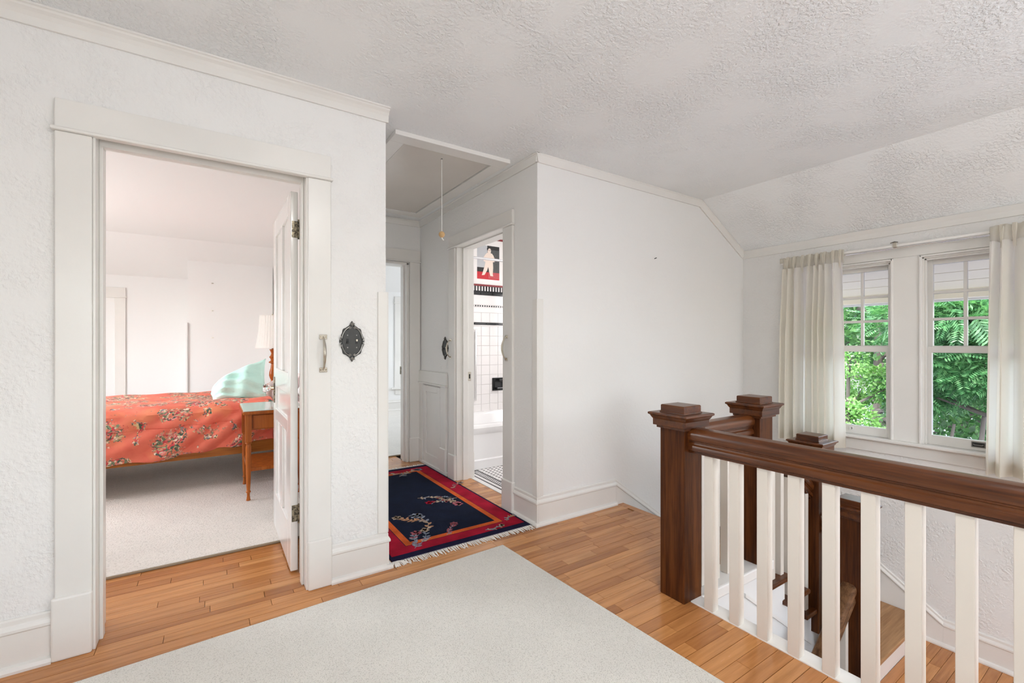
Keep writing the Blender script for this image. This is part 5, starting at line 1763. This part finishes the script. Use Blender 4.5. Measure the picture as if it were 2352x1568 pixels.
def leaf_cloud(rng, centers, n, size, pinnate):
    """numpy leaf quads scattered in ellipsoid shells round the given clumps"""
    cs = np.array([c[:3] for c in centers])
    rs = np.array([c[3:6] for c in centers])
    wts = rs.prod(axis=1) ** 0.66
    idx = rng.choice(len(cs), n, p=wts / wts.sum())
    d = rng.normal(size=(n, 3))
    d /= np.linalg.norm(d, axis=1)[:, None]
    rad = rng.uniform(0.45, 1.05, n) ** 0.6
    pos = cs[idx] + d * rs[idx] * rad[:, None]
    ax = d + rng.normal(size=(n, 3)) * 0.7 + np.array([0, 0, -0.35])
    ax /= np.linalg.norm(ax, axis=1)[:, None]
    up = rng.normal(size=(n, 3)) * 0.5 + np.array([0, 0, 1.0])
    sd = np.cross(ax, up)
    sd /= np.linalg.norm(sd, axis=1)[:, None] + 1e-9
    sz = size * rng.uniform(0.6, 1.3, n)
    if not pinnate:
        q = np.stack([pos, pos + ax * (sz * 0.5)[:, None] + sd * (sz * 0.28)[:, None], pos + ax * sz[:, None], pos + ax * (sz * 0.5)[:, None] - sd * (sz * 0.28)[:, None]], axis=1)
        return q.reshape(-1, 3)
    out_ = []
    K = 8
    for k in range(K):
        for s in (-1, 1):
            b = pos + ax * (sz * (0.12 + 0.88 * k / K))[:, None]
            l = sz * 0.34 * (1 - 0.5 * abs(k / K - 0.35))
            dr = sd * s * 0.85 + ax * 0.45
            wv_ = np.cross(dr, up) * 0 + ax
            tip = b + dr * l[:, None] + np.array([0, 0, -0.25]) * (l * 0.5)[:, None]
            mid = (b + tip) / 2
            hw = ax * (l * 0.16)[:, None]
            out_.append(np.stack([b, mid + hw, tip, mid - hw], axis=1))
    return np.concatenate(out_, axis=0).reshape(-1, 3)


def quads_obj(name, co, m, parent):
    me = bpy.data.meshes.new(name)
    nq = len(co) // 4
    me.vertices.add(len(co))
    me.vertices.foreach_set('co', (co - np.array(WLOC[parent.name])).astype(np.float32).ravel())
    me.loops.add(len(co))
    me.loops.foreach_set('vertex_index', np.arange(len(co), dtype=np.int32))
    me.polygons.add(nq)
    me.polygons.foreach_set('loop_start', np.arange(0, len(co), 4, dtype=np.int32))
    me.update(calc_edges=True)
    me.validate()
    me.materials.append(m)
    o = bpy.data.objects.new(name, me)
    COL.objects.link(o)
    o.parent = parent
    o['kind'] = 'stuff'
    return o


def tree(x, y, h, crowns, n, size, m, label, seed, pinnate=False, trunk=0.12, stems=None):
    rng = np.random.default_rng(seed)
    e = thing('tree', (x, y, GZ), label, 'tree', 'trees outside the windows')
    for sx, sy, tx, ty, tz, r in (stems or [(0, 0, 0, 0, h, trunk)]):
        pts = [(x + sx + (tx - sx) * u + 0.06 * math.sin(5 * u + seed), y + sy + (ty - sy) * u + 0.06 * math.cos(4 * u + seed), GZ + (tz) * u) for u in (0, 0.2, 0.4, 0.6, 0.8, 1.0)]
        MB().tube(pts, [r * (1 - 0.6 * u) for u in (0, 0.2, 0.4, 0.6, 0.8, 1.0)], 9).build('trunk', M['bark'], e, smooth=True)
    cl_ = [(x + c_[0], y + c_[1], c_[2], c_[3], c_[4], c_[5]) for c_ in crowns]
    # a few branches reaching into the clumps
    mb = MB()
    for c_ in cl_:
        mb.tube([(x, y, max(GZ + h * 0.45, c_[2] - c_[5] * 1.2)), ((x + c_[0]) / 2, (y + c_[1]) / 2, c_[2] - c_[5] * 0.6), (c_[0], c_[1], c_[2])], [trunk * 0.45, trunk * 0.3, trunk * 0.1], 6)
    mb.build('branches', M['bark'], e, smooth=True)['kind'] = 'stuff'
    quads_obj('foliage', leaf_cloud(rng, cl_, n, size, pinnate), m, e)
    return e


def clumps(rng, n, R_, zc, zr, r):
    out_ = []
    for _ in range(n):
        a = rng.uniform(0, 6.283)
        q = R_ * math.sqrt(rng.uniform(0, 1))
        zz = zc + rng.uniform(-zr, zr)
        s = r * rng.uniform(0.7, 1.25)
        out_.append((q * math.cos(a), q * math.sin(a), zz, s, s, s * 0.75))
    return out_


rr = random.Random(77)
tree(11.0, 3.95, 4.6, clumps(rr, 14, 0.75, -0.2, 1.2, 0.45), 12000, 0.085, M['leaf_light'], 'bright light green young tree seen low in the window by the corner', 41, trunk=0.07)
tree(11.6, 2.05, 3.6, clumps(rr, 16, 1.2, 1.2, 1.05, 0.58), 3400, 0.36, M['leaf_mid'], 'leafy green tree with feathery leaves and several thin trunks outside the window', 42, True, 0.07,
     [(0, 0.75, 0.1, 0.5, 3.4, 0.06), (0.2, 0.2, 0.1, 0.1, 3.6, 0.08), (-0.2, -0.45, 0.3, -0.1, 3.5, 0.06), (0.3, -0.75, 0.2, -0.3, 3.3, 0.05)])
tree(14.5, 4.6, 7.0, clumps(rr, 16, 2.0, 1.4, 3.0, 1.0), 9000, 0.17, M['leaf_dark'], 'dark green tree behind the bright young tree', 43, trunk=0.15)
tree(17.5, 3.2, 8.0, clumps(rr, 18, 2.4, 2.4, 3.4, 1.2), 9000, 0.20, M['leaf_dark'], 'tall dark green tree directly behind the feathery one', 44, trunk=0.18)
tree(20.5, 7.8, 8.0, clumps(rr, 18, 3.0, 2.2, 3.6, 1.4), 8000, 0.24, M['leaf_mid'], 'tall tree at the back, left of the other background trees', 45, trunk=0.18)
tree(22.5, 4.8, 9.0, clumps(rr, 20, 3.2, 2.6, 4.0, 1.5), 8000, 0.25, M['leaf_dark'], 'tall dark tree farthest back, between the two windows', 46, trunk=0.2)
tree(21.0, 1.2, 8.5, clumps(rr, 20, 3.0, 2.6, 3.8, 1.4), 8000, 0.25, M['leaf_mid'], 'tall tree at the back, behind the farther curtain', 47, trunk=0.2)
pp = thing('garden_post', (12.2, 3.72, GZ), 'weathered wooden garden post with a capped box among the trees', 'post')
MB().box(12.15, 12.25, 3.67, 3.77, GZ, -0.95).build('shaft', M['post'], pp, bevel=0.01)
MB().box(12.04, 12.36, 3.56, 3.88, -0.95, -0.72).build('box', M['post'], pp, bevel=0.01)
MB().square([(0.20, -0.72), (0.20, -0.69), (0.03, -0.58)], (12.2, 3.72, 0)).build('roof', M['post'], pp)
print('PLANKS', n1, n2, n3, n4)
